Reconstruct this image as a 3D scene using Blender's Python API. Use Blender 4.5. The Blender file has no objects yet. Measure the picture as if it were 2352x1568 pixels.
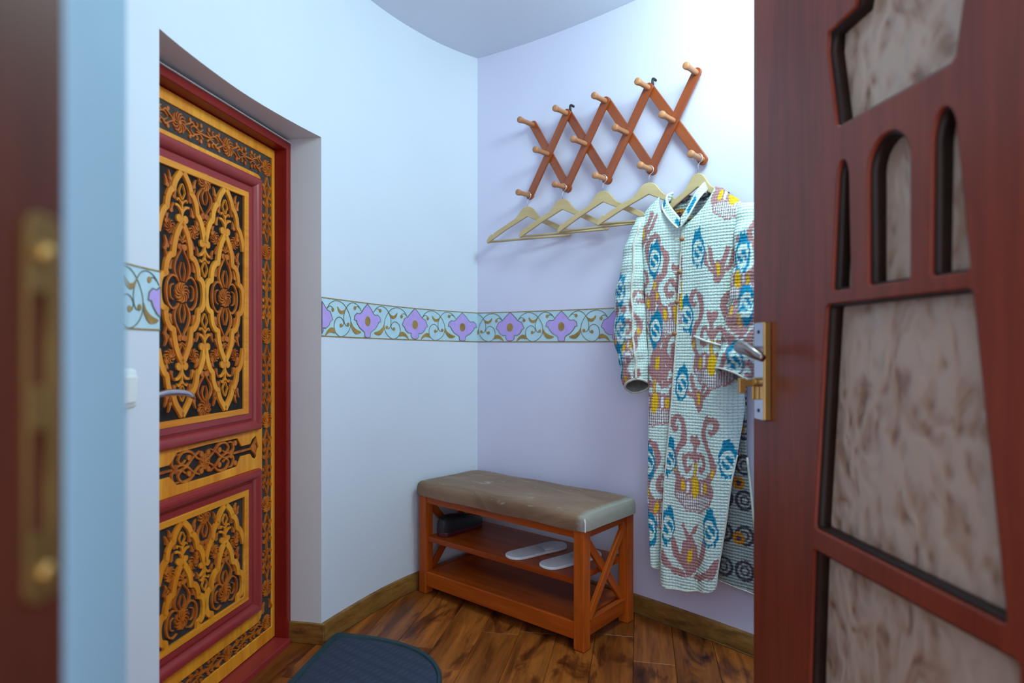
import bpy, bmesh, math, random
import numpy as np
from mathutils import Vector, Matrix
random.seed(7); rng = np.random.default_rng(5)
S = bpy.context.scene
COL = S.collection
PI = math.pi

# ------------------------------------------------------------------ camera, light, exposure
cd = bpy.data.cameras.new('camera'); cam = bpy.data.objects.new('camera', cd); COL.objects.link(cam)
cam.location = (0, 0, 1.05); cam.rotation_euler = (PI/2, 0, 0)
cd.sensor_width = 36; cd.lens = 36*1440/2352; cd.shift_y = 13/2352; cd.clip_start = .02
cd.dof.use_dof = True; cd.dof.focus_distance = 2.35; cd.dof.aperture_fstop = 1.9
S.camera = cam
S.view_settings.view_transform = 'Standard'; S.view_settings.look = 'None'
S.view_settings.gamma = 1; S.view_settings.use_curve_mapping = False
S.view_settings.exposure = 0.12
S.cycles.use_denoising = True
S.cycles.max_bounces = 8; S.cycles.sample_clamp_indirect = 6
W = bpy.data.worlds.new('world'); S.world = W; W.use_nodes = True
bg = W.node_tree.nodes['Background']; bg.inputs[0].default_value = (.95, .91, 1.0, 1); bg.inputs[1].default_value = 1.75

def light(name, kind, loc, energy, col, **kw):
    d = bpy.data.lights.new(name, kind); d.energy = energy; d.color = col
    for k, v in kw.items(): setattr(d, k, v)
    o = bpy.data.objects.new(name, d); COL.objects.link(o); o.location = loc
    return o
light('ceiling_lamp_light', 'POINT', (.66, 1.58, 2.24), 38, (.68, 1.0, .96), shadow_soft_size=.17)

# ------------------------------------------------------------------ helpers
def lin(r, g, b):
    f = lambda c: (c/255/12.92) if c/255 <= .04045 else ((c/255+.055)/1.055)**2.4
    return (f(r), f(g), f(b), 1)

class N:
    """tiny node-tree helper"""
    def __init__(s, name):
        s.m = bpy.data.materials.new(name); s.m.use_nodes = True
        s.t = s.m.node_tree; s.p = s.t.nodes['Principled BSDF']; s.out = s.t.nodes['Material Output']
    def n(s, typ, ins={}, **kw):
        x = s.t.nodes.new(typ)
        for k, v in kw.items(): setattr(x, k, v)
        for k, v in ins.items():
            if isinstance(v, bpy.types.NodeSocket): s.t.links.new(v, x.inputs[k])
            else: x.inputs[k].default_value = v
        return x
    def l(s, a, b): s.t.links.new(a, b)
    def ramp(s, fac, stops):
        r = s.n('ShaderNodeValToRGB', {0: fac}); e = r.color_ramp.elements
        while len(e) < len(stops): e.new(.5)
        for q, (p, c) in zip(e, stops): q.position = p; q.color = c
        return r.outputs[0]
    def mul(s, a, b, fac=1.0, mode='MULTIPLY'):
        x = s.n('ShaderNodeMix', data_type='RGBA', blend_type=mode)
        x.inputs[0].default_value = fac if not isinstance(fac, bpy.types.NodeSocket) else 0
        if isinstance(fac, bpy.types.NodeSocket): s.l(fac, x.inputs[0])
        for v, i in ((a, 6), (b, 7)):
            if isinstance(v, bpy.types.NodeSocket): s.l(v, x.inputs[i])
            else: x.inputs[i].default_value = v
        return x.outputs[2]
    def coords(s, scale=(1, 1, 1), kind='Object', jitter=False):
        tc = s.n('ShaderNodeTexCoord')
        src = tc.outputs[kind]
        if jitter:
            oi = s.n('ShaderNodeObjectInfo')
            k = s.n('ShaderNodeMath', {0: oi.outputs['Random'], 1: 37.0}, operation='MULTIPLY')
            src = s.n('ShaderNodeVectorMath', {0: src, 1: k.outputs[0]}, operation='ADD').outputs[0]
        return s.n('ShaderNodeMapping', {0: src, 'Scale': scale}).outputs[0]
    def noise(s, vec, scale, detail=4, rough=.55, dist=0):
        return s.n('ShaderNodeTexNoise', {'Vector': vec, 'Scale': scale, 'Detail': detail, 'Roughness': rough, 'Distortion': dist}).outputs[0]
    def bump(s, h, strength=.3, dist=.002, prev=None):
        b = s.n('ShaderNodeBump', {'Height': h, 'Strength': strength, 'Distance': dist})
        if prev: s.l(prev, b.inputs['Normal'])
        return b.outputs[0]

def plain(name, c, rough=.5, var=.12, nscale=14, bump=0, bscale=60, metal=0, spec=.5, sheen=0, coat=0):
    k = N(name); v = k.coords()
    n1 = k.noise(v, nscale)
    a = tuple(x*(1-var) for x in c[:3])+(1,); b = tuple(min(1, x*(1+var)) for x in c[:3])+(1,)
    k.l(k.ramp(n1, [(.3, a), (.7, b)]), k.p.inputs['Base Color'])
    k.p.inputs['Roughness'].default_value = rough; k.p.inputs['Metallic'].default_value = metal
    k.p.inputs['Specular IOR Level'].default_value = spec
    if sheen: k.p.inputs['Sheen Weight'].default_value = sheen; k.p.inputs['Sheen Roughness'].default_value = .4
    if coat: k.p.inputs['Coat Weight'].default_value = coat; k.p.inputs['Coat Roughness'].default_value = .15
    if bump: k.l(k.bump(k.noise(v, bscale, 3), bump), k.p.inputs['Normal'])
    return k.m

def wood(name, c1, c2, axis='x', rough=.4, fine=90, coarse=9, jitter=True, dark=.25, bump=.12, coat=0, spec=.5, c0=None):
    k = N(name)
    sc = {'x': (.07, 1, 1), 'y': (1, .07, 1), 'z': (1, 1, .07)}[axis]
    v = k.coords(sc, jitter=jitter)
    n1 = k.noise(v, coarse, 5, .6, 1.2); n2 = k.noise(v, fine, 6, .65, .6)
    base = k.ramp(n1, ([(.22, c0)] if c0 else []) + [(.34, c1), (.68, c2)])
    streak = k.ramp(n2, [(.3, (1-dark,)*3+(1,)), (.6, (1, 1, 1, 1))])
    k.l(k.mul(base, streak), k.p.inputs['Base Color'])
    k.p.inputs['Roughness'].default_value = rough; k.p.inputs['Specular IOR Level'].default_value = spec
    if coat: k.p.inputs['Coat Weight'].default_value = coat; k.p.inputs['Coat Roughness'].default_value = .18
    if bump: k.l(k.bump(n2, bump, .001), k.p.inputs['Normal'])
    return k.m

M = {}
def wallmat(name, c):
    k = N(name); v = k.coords()
    n1 = k.noise(v, 1.6, 4); n2 = k.noise(v, 26, 5, .6); n3 = k.noise(v, 5, 4)
    a = tuple(x*.965 for x in c[:3])+(1,)
    k.l(k.ramp(n1, [(.35, a), (.65, c)]), k.p.inputs['Base Color'])
    k.p.inputs['Roughness'].default_value = .55
    b = k.bump(n2, .12, .003); k.l(k.bump(n3, .10, .012, b), k.p.inputs['Normal'])
    return k.m
M['wall_l'] = wallmat('pale_blue_white_paint', (.70, .75, .85, 1))
M['wall_r'] = wallmat('pale_lilac_white_paint', (.71, .69, .87, 1))
M['ceil'] = wallmat('ceiling_paint', (.68, .71, .82, 1))
M['reveal'] = wallmat('reveal_paint', (.72, .76, .80, 1))
M['pier'] = wallmat('blue_plaster_paint', (.26, .46, .62, 1))
M['gap'] = plain('filler_white', (.8, .82, .8, 1), .7)
M['mahogany_z'] = wood('mahogany_lacquer_upright', (.16, .024, .011, 1), (.25, .042, .018, 1), 'z', .34, 60, 6, dark=.3, bump=.04, coat=.06, spec=.3)
M['darkwood'] = wood('dark_jamb_wood', (.045, .011, .007, 1), (.075, .018, .010, 1), 'z', .45, 60, 6, bump=.05, spec=.2)
M['oak'] = wood('baseboard_oak', (.13, .058, .014, 1), (.23, .115, .032, 1), 'x', .38, 70, 7, dark=.4, c0=(.06, .026, .008, 1))
M['oak_world'] = None
M['carve_x'] = wood('carved_pine_level', (.74, .225, .008, 1), (.90, .36, .020, 1), 'x', .42, 70, 6, dark=.22, jitter=False)
M['carve_z'] = wood('carved_pine_upright', (.74, .225, .008, 1), (.92, .38, .024, 1), 'z', .42, 70, 12, dark=.22, jitter=False)
M['orn'] = wood('carved_ornament', (.40, .078, .006, 1), (.68, .20, .014, 1), 'z', .45, 60, 20, dark=.25)
M['ground'] = plain('carving_ground', (.042, .033, .031, 1), .75, .35, 40, .4, 300)
M['redpaint'] = plain('oxblood_moulding_paint', (.30, .028, .028, 1), .32, .08, 6)
M['redframe'] = plain('dark_red_frame_paint', (.23, .012, .008, 1), .36, .10, 6, spec=.3)
M['bench_x'] = wood('bench_cherry_level', (.30, .044, .004, 1), (.56, .115, .010, 1), 'x', .36, 55, 7, dark=.3, bump=.08, spec=.25)
M['bench_z'] = wood('bench_cherry_upright', (.30, .044, .004, 1), (.58, .120, .011, 1), 'z', .36, 55, 7, dark=.3, bump=.08, spec=.25)
M['bench_y'] = wood('bench_cherry_deep', (.30, .044, .004, 1), (.56, .115, .010, 1), 'y', .36, 55, 7, dark=.3, bump=.08, spec=.25)
M['slat'] = wood('rack_cherry', (.25, .042, .009, 1), (.38, .080, .014, 1), 'x', .33, 55, 6, dark=.2, bump=.05, coat=.2)
M['peg'] = wood('peg_beech', (.44, .17, .07, 1), (.58, .26, .12, 1), 'y', .4, 70, 10, dark=.2)
M['hang'] = wood('hanger_beech', (.50, .35, .17, 1), (.60, .44, .24, 1), 'x', .45, 70, 7, dark=.12, bump=.04)
M['wire'] = plain('chrome_wire', (.75, .76, .78, 1), .2, .03, metal=1)
M['black'] = plain('black_metal', (.02, .022, .025, 1), .4, .2, metal=.6)
M['brass'] = plain('brass', (.45, .29, .09, 1), .3, .1, metal=.85)
M['steel'] = plain('polished_steel', (.62, .62, .70, 1), .22, .05, metal=.9)
M['bronze'] = plain('dark_bronze', (.30, .25, .24, 1), .22, .1, metal=.9)
M['white_plastic'] = plain('white_plastic', (.78, .82, .82, 1), .35, .03)
M['slipper'] = plain('white_slipper_cloth', (.74, .76, .82, 1), .45, .05, 30, .2, 400)
M['blackleather'] = plain('black_leather', (.012, .014, .017, 1), .35, .3, 30, .3, 200)
M['redsole'] = plain('dark_red_sole', (.07, .006, .012, 1), .4, .2)
M['piping'] = plain('cotton_piping', (.66, .66, .58, 1), .8, .15, 60, .3, 300)
M['button'] = plain('knotted_button', (.34, .16, .08, 1), .7, .3, 200, .4, 300)
M['teal'] = plain('mat_border_rubber', (.012, .042, .055, 1), .6, .2, 20, .3, 200)

# ------------------------------------------------------------------ mesh building
class MB:
    def __init__(s): s.v = []; s.f = []
    def add(s, verts, faces):
        b = len(s.v); s.v += [tuple(p) for p in verts]; s.f += [tuple(b+i for i in f) for f in faces]; return s
    def box(s, x0, x1, y0, y1, z0, z1):
        v = [(x, y, z) for z in (z0, z1) for y in (y0, y1) for x in (x0, x1)]
        return s.add(v, [(0, 2, 3, 1), (4, 5, 7, 6), (0, 1, 5, 4), (2, 6, 7, 3), (0, 4, 6, 2), (1, 3, 7, 5)])
    def prism(s, outline, f, d0, d1, inset=0.0):
        """outline of (a,b); f(a,b,d)->xyz ; walls from d0 to d1 and a face at both ends"""
        n = len(outline); P = [Vector(p) for p in outline]
        top = P
        if inset:
            c = sum(P, Vector((0, 0)))/n
            top = []
            for i in range(n):
                t = (P[(i+1) % n]-P[i-1]); 
                nn = Vector((-t.y, t.x)).normalized() if t.length > 1e-9 else Vector((0, 0))
                if nn.dot(c-P[i]) < 0 and n < 9: nn = -nn
                top.append(P[i]+nn*inset)
        v = [f(p[0], p[1], d0) for p in P]+[f(p[0], p[1], d1) for p in top]
        fs = [(i, (i+1) % n, n+(i+1) % n, n+i) for i in range(n)]+[tuple(range(n, 2*n)), tuple(reversed(range(n)))]
        return s.add(v, fs)
    def ribbon(s, pts, w, f, d0, d1, closed=False, inset=.3):
        P = np.array(pts, float); n = len(P)
        if closed: T = np.roll(P, -1, 0)-np.roll(P, 1, 0)
        else: T = np.gradient(P, axis=0)
        T /= np.maximum(np.linalg.norm(T, axis=1), 1e-9)[:, None]
        Nn = np.stack([-T[:, 1], T[:, 0]], 1)
        w = np.full(n, w) if np.isscalar(w) else np.interp(np.linspace(0, 1, n), np.linspace(0, 1, len(w)), w)
        v = []
        for i in range(n):
            for k, d in ((-1, d0), (-(1-inset), d1), (1-inset, d1), (1, d0)):
                q = P[i]+Nn[i]*w[i]/2*k; v.append(f(q[0], q[1], d))
        fs = []
        for i in range(n if closed else n-1):
            j = (i+1) % n
            for k in range(3): fs.append((4*i+k, 4*j+k, 4*j+k+1, 4*i+k+1))
        if not closed: fs += [(0, 1, 2, 3), (4*n-1, 4*n-2, 4*n-3, 4*n-4)]
        return s.add(v, fs)
    def tube(s, pts, r, seg=8, closed=False):
        P = [Vector(p) for p in pts]; n = len(P)
        r = [r]*n if np.isscalar(r) else list(np.interp(np.linspace(0, 1, n), np.linspace(0, 1, len(r)), r))
        v = []; up = None
        for i in range(n):
            a = P[i-1] if (i > 0 or closed) else P[i]; b = P[(i+1) % n] if (i < n-1 or closed) else P[i]
            t = (b-a).normalized()
            if up is None:
                up = Vector((0, 0, 1)) if abs(t.z) < .9 else Vector((1, 0, 0))
            x = (up-t*up.dot(t)).normalized(); up = x; y = t.cross(x)
            for k in range(seg):
                q = 2*PI*k/seg; v.append(P[i]+(x*math.cos(q)+y*math.sin(q))*r[i])
        fs = []
        for i in range(n if closed else n-1):
            j = (i+1) % n
            for k in range(seg): m = (k+1) % seg; fs.append((i*seg+k, i*seg+m, j*seg+m, j*seg+k))
        if not closed: fs += [tuple(reversed(range(seg))), tuple(range((n-1)*seg, n*seg))]
        return s.add(v, fs)
    def lathe(s, prof, axis='z', seg=16, o=(0, 0, 0)):
        v = []
        for r, h in prof:
            for k in range(seg):
                q = 2*PI*k/seg; a, b = r*math.cos(q), r*math.sin(q)
                v.append({'z': (a, b, h), 'y': (a, h, b), 'x': (h, a, b)}[axis])
        v = [(p[0]+o[0], p[1]+o[1], p[2]+o[2]) for p in v]
        n = len(prof); fs = []
        for i in range(n-1):
            for k in range(seg): m = (k+1) % seg; fs.append((i*seg+k, i*seg+m, (i+1)*seg+m, (i+1)*seg+k))
        fs += [tuple(range(seg)), tuple(range((n-1)*seg, n*seg))]
        return s.add(v, fs)
    def mesh(s, name, smooth=False):
        me = bpy.data.meshes.new(name); me.from_pydata(s.v, [], s.f); me.update()
        bm = bmesh.new(); bm.from_mesh(me); bmesh.ops.recalc_face_normals(bm, faces=bm.faces); bm.to_mesh(me); bm.free()
        if smooth:
            me.polygons.foreach_set('use_smooth', [True]*len(me.polygons))
        return me

def link(name, me, mat=None, parent=None, loc=None, rot=None, scale=None, bevel=0, smooth=None, seg=2):
    if isinstance(me, MB): me = me.mesh(name, bool(smooth))
    o = bpy.data.objects.new(name, me); COL.objects.link(o)
    if mat is not None and not me.materials: me.materials.append(mat)
    if parent: o.parent = parent
    if loc: o.location = loc
    if rot: o.rotation_euler = rot
    if scale: o.scale = scale
    if bevel:
        b = o.modifiers.new('bevel', 'BEVEL'); b.width = bevel; b.segments = seg; b.limit_method = 'ANGLE'; b.angle_limit = .6
        b.harden_normals = False
    if smooth == 'auto':
        me.polygons.foreach_set('use_smooth', [True]*len(me.polygons))
        if hasattr(me, 'set_sharp_from_angle'): me.set_sharp_from_angle(angle=.6)
    return o

def tag(o, label=None, cat=None, group=None, kind=None):
    for k, v in (('label', label), ('category', cat), ('group', group), ('kind', kind)):
        if v: o[k] = v
    return o
def empty(name, loc, rz, label, cat, group=None, kind=None):
    o = bpy.data.objects.new(name, None); COL.objects.link(o); o.location = loc; o.rotation_euler = (0, 0, rz)
    o.empty_display_size = .05
    return tag(o, label, cat, group, kind)

def cr(P, n=8, closed=False):
    P = np.array(P, float); m = len(P)
    Q = np.vstack([P[-1], P, P[0], P[1]]) if closed else np.vstack([2*P[0]-P[1], P, 2*P[-1]-P[-2]])
    out = []
    for i in range(1, 1+(m if closed else m-1)):
        a, b, c, d = Q[i-1:i+3]
        for k in range(n):
            t = k/n; out.append(.5*(2*b+(c-a)*t+(2*a-5*b+4*c-d)*t*t+(3*b-a-3*c+d)*t**3))
    if not closed: out.append(P[-1])
    return np.array(out)

def plate(outer, holes, y0, y1, bevel=0.0):
    """flat board in the local xz plane with holes, between depths y0<y1, as a mesh"""
    cu = bpy.data.curves.new('tmp', 'CURVE'); cu.dimensions = '2D'; cu.fill_mode = 'BOTH'
    cu.extrude = (y1-y0)/2-bevel; cu.bevel_depth = bevel; cu.bevel_resolution = 1; cu.offset = -bevel
    for lp in [outer]+holes:
        sp = cu.splines.new('POLY'); sp.points.add(len(lp)-1); sp.use_cyclic_u = True
        for p, q in zip(sp.points, lp): p.co = (q[0], q[1], 0, 1)
    o = bpy.data.objects.new('tmp', cu); COL.objects.link(o)
    dg = bpy.context.evaluated_depsgraph_get(); dg.update()
    me = bpy.data.meshes.new_from_object(o.evaluated_get(dg))
    bpy.data.objects.remove(o); bpy.data.curves.remove(cu)
    c = np.empty(len(me.vertices)*3); me.vertices.foreach_get('co', c); c = c.reshape(-1, 3)
    c2 = np.stack([c[:, 0], (y0+y1)/2+c[:, 2], c[:, 1]], 1); me.vertices.foreach_set('co', c2.ravel())
    me.materials.clear(); me.update()
    bm = bmesh.new(); bm.from_mesh(me); bmesh.ops.remove_doubles(bm, verts=bm.verts, dist=1e-5)
    bmesh.ops.recalc_face_normals(bm, faces=bm.faces); bm.to_mesh(me); bm.free()
    return me
def rrect(x0, x1, z0, z1, r=0, n=5):
    if r <= 0: return [(x0, z0), (x1, z0), (x1, z1), (x0, z1)]
    out = []
    for cx, cz, a in ((x1-r, z0+r, -PI/2), (x1-r, z1-r, 0), (x0+r, z1-r, PI/2), (x0+r, z0+r, PI)):
        out += [(cx+r*math.cos(a+PI/2*k/n), cz+r*math.sin(a+PI/2*k/n)) for k in range(n+1)]
    return out
XZ = lambda a, b, d: (a, d, b)      # local drawing plane of doors, racks, hangers

CEIL = 2.43
# ------------------------------------------------------------------ floor: every plank its own board
flo = MB().box(-1.8, 2.3, -.6, 3.6, -.05, -.012)
floor = tag(link('floor', flo, M['darkwood']), 'warm brown knotty wooden plank floor of the hallway', 'floor', kind='structure')
k = N('knotty_floor_plank'); v = k.coords((1, .075, 1), jitter=True); v2 = k.coords((1, .30, 1), jitter=True)
n1 = k.noise(v, 11, 6, .6, 1.6); n2 = k.noise(v, 75, 6, .7, .8); n3 = k.noise(v2, 8.5, 4, .65, .9); n4 = k.noise(v2, 2.2, 2)
oi = k.n('ShaderNodeObjectInfo').outputs['Random']
base = k.ramp(n1, [(.24, (.07, .018, .004, 1)), (.44, (.27, .072, .010, 1)), (.68, (.46, .145, .024, 1))])
knots = k.ramp(n3, [(.29, (.07, .05, .04, 1)), (.39, (.42, .34, .30, 1)), (.48, (1, 1, 1, 1))])
streak = k.ramp(n2, [(.3, (.55, .5, .45, 1)), (.55, (1, 1, 1, 1))])
tone = k.ramp(oi, [(0, (.74, .70, .68, 1)), (1, (1.1, 1.05, 1.0, 1))])
c = k.mul(k.mul(k.mul(base, knots), streak), tone)
k.l(c, k.p.inputs['Base Color']); k.p.inputs['Roughness'].default_value = .36
k.l(k.bump(n2, .18, .001), k.p.inputs['Normal'])
M['plank'] = k.m
PW, PL = .1375, 1.05
plank_me = MB().box(-PW/2+.0006, PW/2-.0006, -PL/2+.0006, PL/2-.0006, -.012, 0).mesh('plank'); plank_me.materials.append(M['plank'])
fd = Vector((.2, .98)).normalized(); fn = Vector((fd.y, -fd.x)); f0 = Vector((-.692, 2.22)); frot = math.atan2(-fd.x, fd.y)
for i in range(-5, 16):
    off = random.uniform(0, PL) if i else .3
    for j in range(-4, 3):
        c = f0+fn*(PW*(i+.5))+fd*(off+j*PL)
        if -.75 < c.y < 3.6 and -1.5 < c.x < 1.9:
            o = link('plank', plank_me, None, floor, (c.x, c.y, random.uniform(-.0005, .0003)), (0, 0, frot))
            b = o.modifiers.new('bevel', 'BEVEL'); b.width = .0011; b.segments = 1

# ------------------------------------------------------------------ walls
LW = cr([(-.165, 3.0), (-.236, 2.942), (-.329, 2.85), (-.41, 2.748), (-.48, 2.645), (-.545, 2.53), (-.607, 2.395), (-.672, 2.24),
         (-.735, 2.05), (-.785, 1.85), (-.813, 1.65), (-.825, 1.466), (-.818, 1.327), (-.79, 1.15), (-.74, .97)], 12)
LS = np.r_[0, np.cumsum(np.linalg.norm(np.diff(LW, axis=0), axis=1))]
def wy(x): return 3.0-.769*(x+.165)-.297*(x+.165)*(x-.492) if x < .83 else 2.13517-1.163*(x-.83)
RX = np.linspace(-.165, 1.55, 90); RW = np.array([(x, wy(x)) for x in RX])
RS = np.r_[0, np.cumsum(np.linalg.norm(np.diff(RW, axis=0), axis=1))]
def wallpt(side, s, d=0):
    P, Q = (LW, LS) if side == 'l' else (RW, RS)
    p = np.array([np.interp(s, Q, P[:, i]) for i in (0, 1)])
    e = .03; t = np.array([np.interp(s+e, Q, P[:, i])-np.interp(s-e, Q, P[:, i]) for i in (0, 1)]); t /= np.linalg.norm(t)
    n = np.array([-t[1], t[0]]) if side == 'l' else np.array([t[1], -t[0]])
    return p+n*d
S1, S2, OTOP = .941, 1.719, 1.795       # opening of the carved door along the left wall
def wall_strip(mb, pts, z0, z1):
    n = len(pts); mb.add([(p[0], p[1], z) for z in (z0, z1) for p in pts], [(i, i+1, n+i+1, n+i) for i in range(n-1)])
def seg(side, a, b, n=14): return [wallpt(side, s) for s in np.linspace(a, b, n)]
# opening corners and the inner line of the reveal
NA = Vector((-.17, -.985)).normalized(); NN = Vector((-NA.y, NA.x)); P0 = Vector((-.843, 2.231))
def dp(t, d): q = P0+NA*t+NN*d; return (q.x, q.y)
w = MB()
wall_strip(w, seg('l', 0, S1), 0, CEIL); wall_strip(w, seg('l', S2, LS[-1]), 0, CEIL); wall_strip(w, seg('l', S1, S2, 24), OTOP, CEIL)
wl = tag(link('wall_left', w, M['wall_l'], smooth='auto'), 'pale blue white curved plaster wall with the recessed carved door', 'wall', kind='structure')
r = MB()
o1, o2 = wallpt('l', S1), wallpt('l', S2); i1, i2 = dp(-.027, .0), dp(.787, .0)
r.add([(o1[0], o1[1], 0), (i1[0], i1[1], 0), (i1[0], i1[1], OTOP), (o1[0], o1[1], OTOP)], [(0, 1, 2, 3)])
r.add([(o2[0], o2[1], 0), (i2[0], i2[1], 0), (i2[0], i2[1], OTOP), (o2[0], o2[1], OTOP)], [(0, 3, 2, 1)])
arc = seg('l', S1, S2, 24); back = [Vector(i1).lerp(Vector(i2), q/23) for q in range(24)]
r.add([(p[0], p[1], OTOP) for p in arc]+[(p[0], p[1], OTOP) for p in back], [(i, i+1, 25+i, 24+i) for i in range(23)])
r.add([(i1[0], i1[1], 1.778), (i2[0], i2[1], 1.778), (i2[0], i2[1], OTOP), (i1[0], i1[1], OTOP)], [(0, 1, 2, 3)])
link('door_reveal', r, M['reveal'], wl)
# backing behind the door leaf, so the recess is closed
b1, b2 = dp(-.2, -.06), dp(.95, -.06)
link('recess_back', MB().add([(b1[0], b1[1], 0), (b2[0], b2[1], 0), (b2[0], b2[1], OTOP), (b1[0], b1[1], OTOP)], [(0, 1, 2, 3)]), M['reveal'], wl)
w = MB(); wall_strip(w, [tuple(p) for p in RW], 0, CEIL)
wr = tag(link('wall_back', w, M['wall_r'], smooth='auto'), 'pale lilac plaster wall behind the bench and coat rack', 'wall', kind='structure')
w = MB(); e = RW[-1]
wall_strip(w, [tuple(e), (1.75, .95), (1.72, .64), (.72, .64), (.70, .50), (2.2, .45)], 0, CEIL)
tag(link('wall_right', w, M['wall_r']), 'plaster wall out of view behind the open panelled door', 'wall', kind='structure')
# pier between the near jamb and the left wall
pier = MB(); po = [(-.243, .342), (-.369, .60), (-.74, .97), (-1.3, .97), (-1.3, .342)]
pier.prism(po, lambda a, b, d: (a, b, d), 0, CEIL)
tag(link('wall_front', pier, M['pier'], bevel=.006), 'pale blue plastered pier at the near left of the doorway', 'wall', kind='structure')
cm = MB(); cm.box(-1.6, 2.2, .3, 3.3, CEIL, CEIL+.06)
tag(link('ceiling', cm, M['ceil']), 'plain pale grey blue ceiling above the corner', 'ceiling', kind='structure')

# baseboards follow the walls
def base_strip(name, side, a, b, parent_label):
    mb = MB(); n = 26; prof = [(0, 0), (.016, 0), (.016, .052), (.010, .066), (0, .070)]
    v = []
    for s in np.linspace(a, b, n):
        for d, z in prof: q = wallpt(side, s, d); v.append((q[0], q[1], z))
    m = len(prof); f = [(i*m+k, i*m+k+1, (i+1)*m+k+1, (i+1)*m+k) for i in range(n-1) for k in range(m-1)]
    f += [tuple(range(m)), tuple(range((n-1)*m, n*m))]
    return mb.add(v, f)
k = N('baseboard_wood'); v = k.coords((.25, .25, 1)); n1 = k.noise(v, 16, 6, .6, 2.2); n2 = k.noise(v, 120, 5, .6, .4)
k.l(k.mul(k.ramp(n1, [(.28, (.09, .038, .009, 1)), (.45, (.23, .105, .022, 1)), (.7, (.33, .165, .042, 1))]), k.ramp(n2, [(.3, (.7, .65, .6, 1)), (.6, (1, 1, 1, 1))])), k.p.inputs['Base Color'])
k.p.inputs['Roughness'].default_value = .34
M['base'] = k.m
bl = tag(link('baseboard_left', base_strip('b', 'l', .012, S1+.012, ''), M['base'], smooth='auto'), 'oak coloured baseboard along the left wall up to the carved door recess', 'baseboard', kind='structure')
ret = MB(); a = Vector(wallpt('l', S1, .016)); bq = Vector(i1)+NN*.03; tq = (bq-Vector(o1)).normalized(); nq = Vector((-tq.y, tq.x)); nq = nq if nq.y < 0 else -nq
p1 = Vector(o1)-tq*.016; p2 = bq
v = [(q.x, q.y, z) for q, z in ((p1, 0), (p2, 0), (p2+nq*.016, 0), (p1+nq*.016, 0), (p1, .07), (p2, .07), (p2+nq*.012, .07), (p1+nq*.012, .07))]
ret.add(v, [(0, 1, 2, 3), (7, 6, 5, 4), (3, 2, 6, 7), (0, 3, 7, 4), (1, 5, 6, 2)])
link('return_piece', ret, M['base'], bl, bevel=.002)
tag(link('baseboard_back', base_strip('b', 'r', .0, RS[-1], ''), M['base'], smooth='auto'), 'oak coloured baseboard along the lilac wall behind the robe', 'baseboard', kind='structure')
# thin pale filler line where baseboard meets the floor
for side, a, b, par in (('l', .02, S1, bl), ('r', .05, RS[-1], bpy.data.objects['baseboard_back'])):
    mb = MB(); mb.tube([(*wallpt(side, s, .018), .002) for s in np.linspace(a, b, 30)], .0032, 6)
    link('quarter_bead', mb, M['oak'], par, smooth=True)

# ------------------------------------------------------------------ painted frieze on both walls
M['fr_base'] = plain('frieze_blue_paint', (.50, .70, .80, 1), .5, .06, 30)
M['fr_flower'] = plain('frieze_lilac_paint', (.52, .37, .82, 1), .5, .06, 40)
M['fr_line'] = plain('frieze_gold_line', (.34, .22, .06, 1), .4, .25, 60)
M['fr_teal'] = plain('frieze_vine_line', (.16, .19, .14, 1), .45, .4, 14)
M['fr_gold'] = plain('frieze_gold_leaf', (.36, .22, .05, 1), .4, .3, 30)
BH = .137
def bandz(side, s): return 1.076+(.014*min(1, s/.95) if side == 'l' else -.004*min(1, s/.9))
def fmap(side, s0):
    """frieze coordinates: a grows to the right in the picture, b upward from the band bottom"""
    def f(a, b, d):
        s = s0-a if side == 'l' else s0+a
        if side == 'l' and S1 < s < S2: s = S2 if s0 > 1.3 else S1
        q = wallpt(side, s, .0008+d); return (q[0], q[1], bandz(side, s)+b)
    return f
def mirror(h): return h+[(-x, y) for x, y in reversed(h) if abs(x) > 1e-6]
FA = mirror([(x*.00043, (672-y)/485*BH) for x, y in [(0, 198), (28, 232), (60, 275), (85, 322), (112, 345), (150, 337), (182, 372), (192, 432), (165, 437), (148, 482), (110, 540), (55, 582), (43, 600), (38, 655), (0, 668)]])
FB = mirror([(x*.00043, (704-y)/432*BH) for x, y in [(0, 276), (30, 305), (62, 345), (105, 402), (150, 422), (182, 512), (152, 532), (132, 580), (95, 612), (52, 612), (56, 650), (38, 682), (0, 694)]])
def G(pts): return [((x-740)/700*.288, (672+(x-740)*.04-y)/(485-(x-740)*.065)*BH) for x, y in pts]
VINES = [G(p) for p in ([(832, 312), (880, 250), (950, 226), (1015, 258), (1062, 330), (1090, 420), (1084, 500), (1060, 540), (1030, 530)],
     [(1338, 395), (1290, 310), (1220, 258), (1150, 250), (1085, 280), (1030, 350), (995, 440), (995, 540), (1030, 620), (1090, 672), (1150, 682), (1205, 640), (1226, 570), (1210, 490), (1160, 446), (1115, 460), (1092, 510), (1110, 555)],
     [(845, 290), (890, 262), (925, 290)], [(1320, 365), (1285, 332), (1245, 345)])]
LEAVES = [G(p) for p in ([(1058, 312), (1085, 345), (1135, 362), (1180, 320), (1170, 372), (1135, 402), (1095, 392)],
     [(985, 482), (960, 530), (905, 572), (840, 596), (870, 625), (925, 632), (965, 590), (988, 540)],
     [(1208, 650), (1225, 600), (1265, 585), (1320, 628), (1352, 692), (1300, 652), (1255, 645)])]
BLOBS = [G([p])[0] for p in ((930, 290), (1245, 372), (1030, 522), (1132, 546))]
def clip_s(poly, fn):
    out = []
    for i in range(len(poly)):
        a, b = poly[i-1], poly[i]; fa, fb = fn(a), fn(b)
        if (fa >= 0) != (fb >= 0):
            t = fa/(fa-fb); out.append((a[0]+(b[0]-a[0])*t, a[1]+(b[1]-a[1])*t))
        if fb >= 0: out.append(b)
    return out
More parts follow.
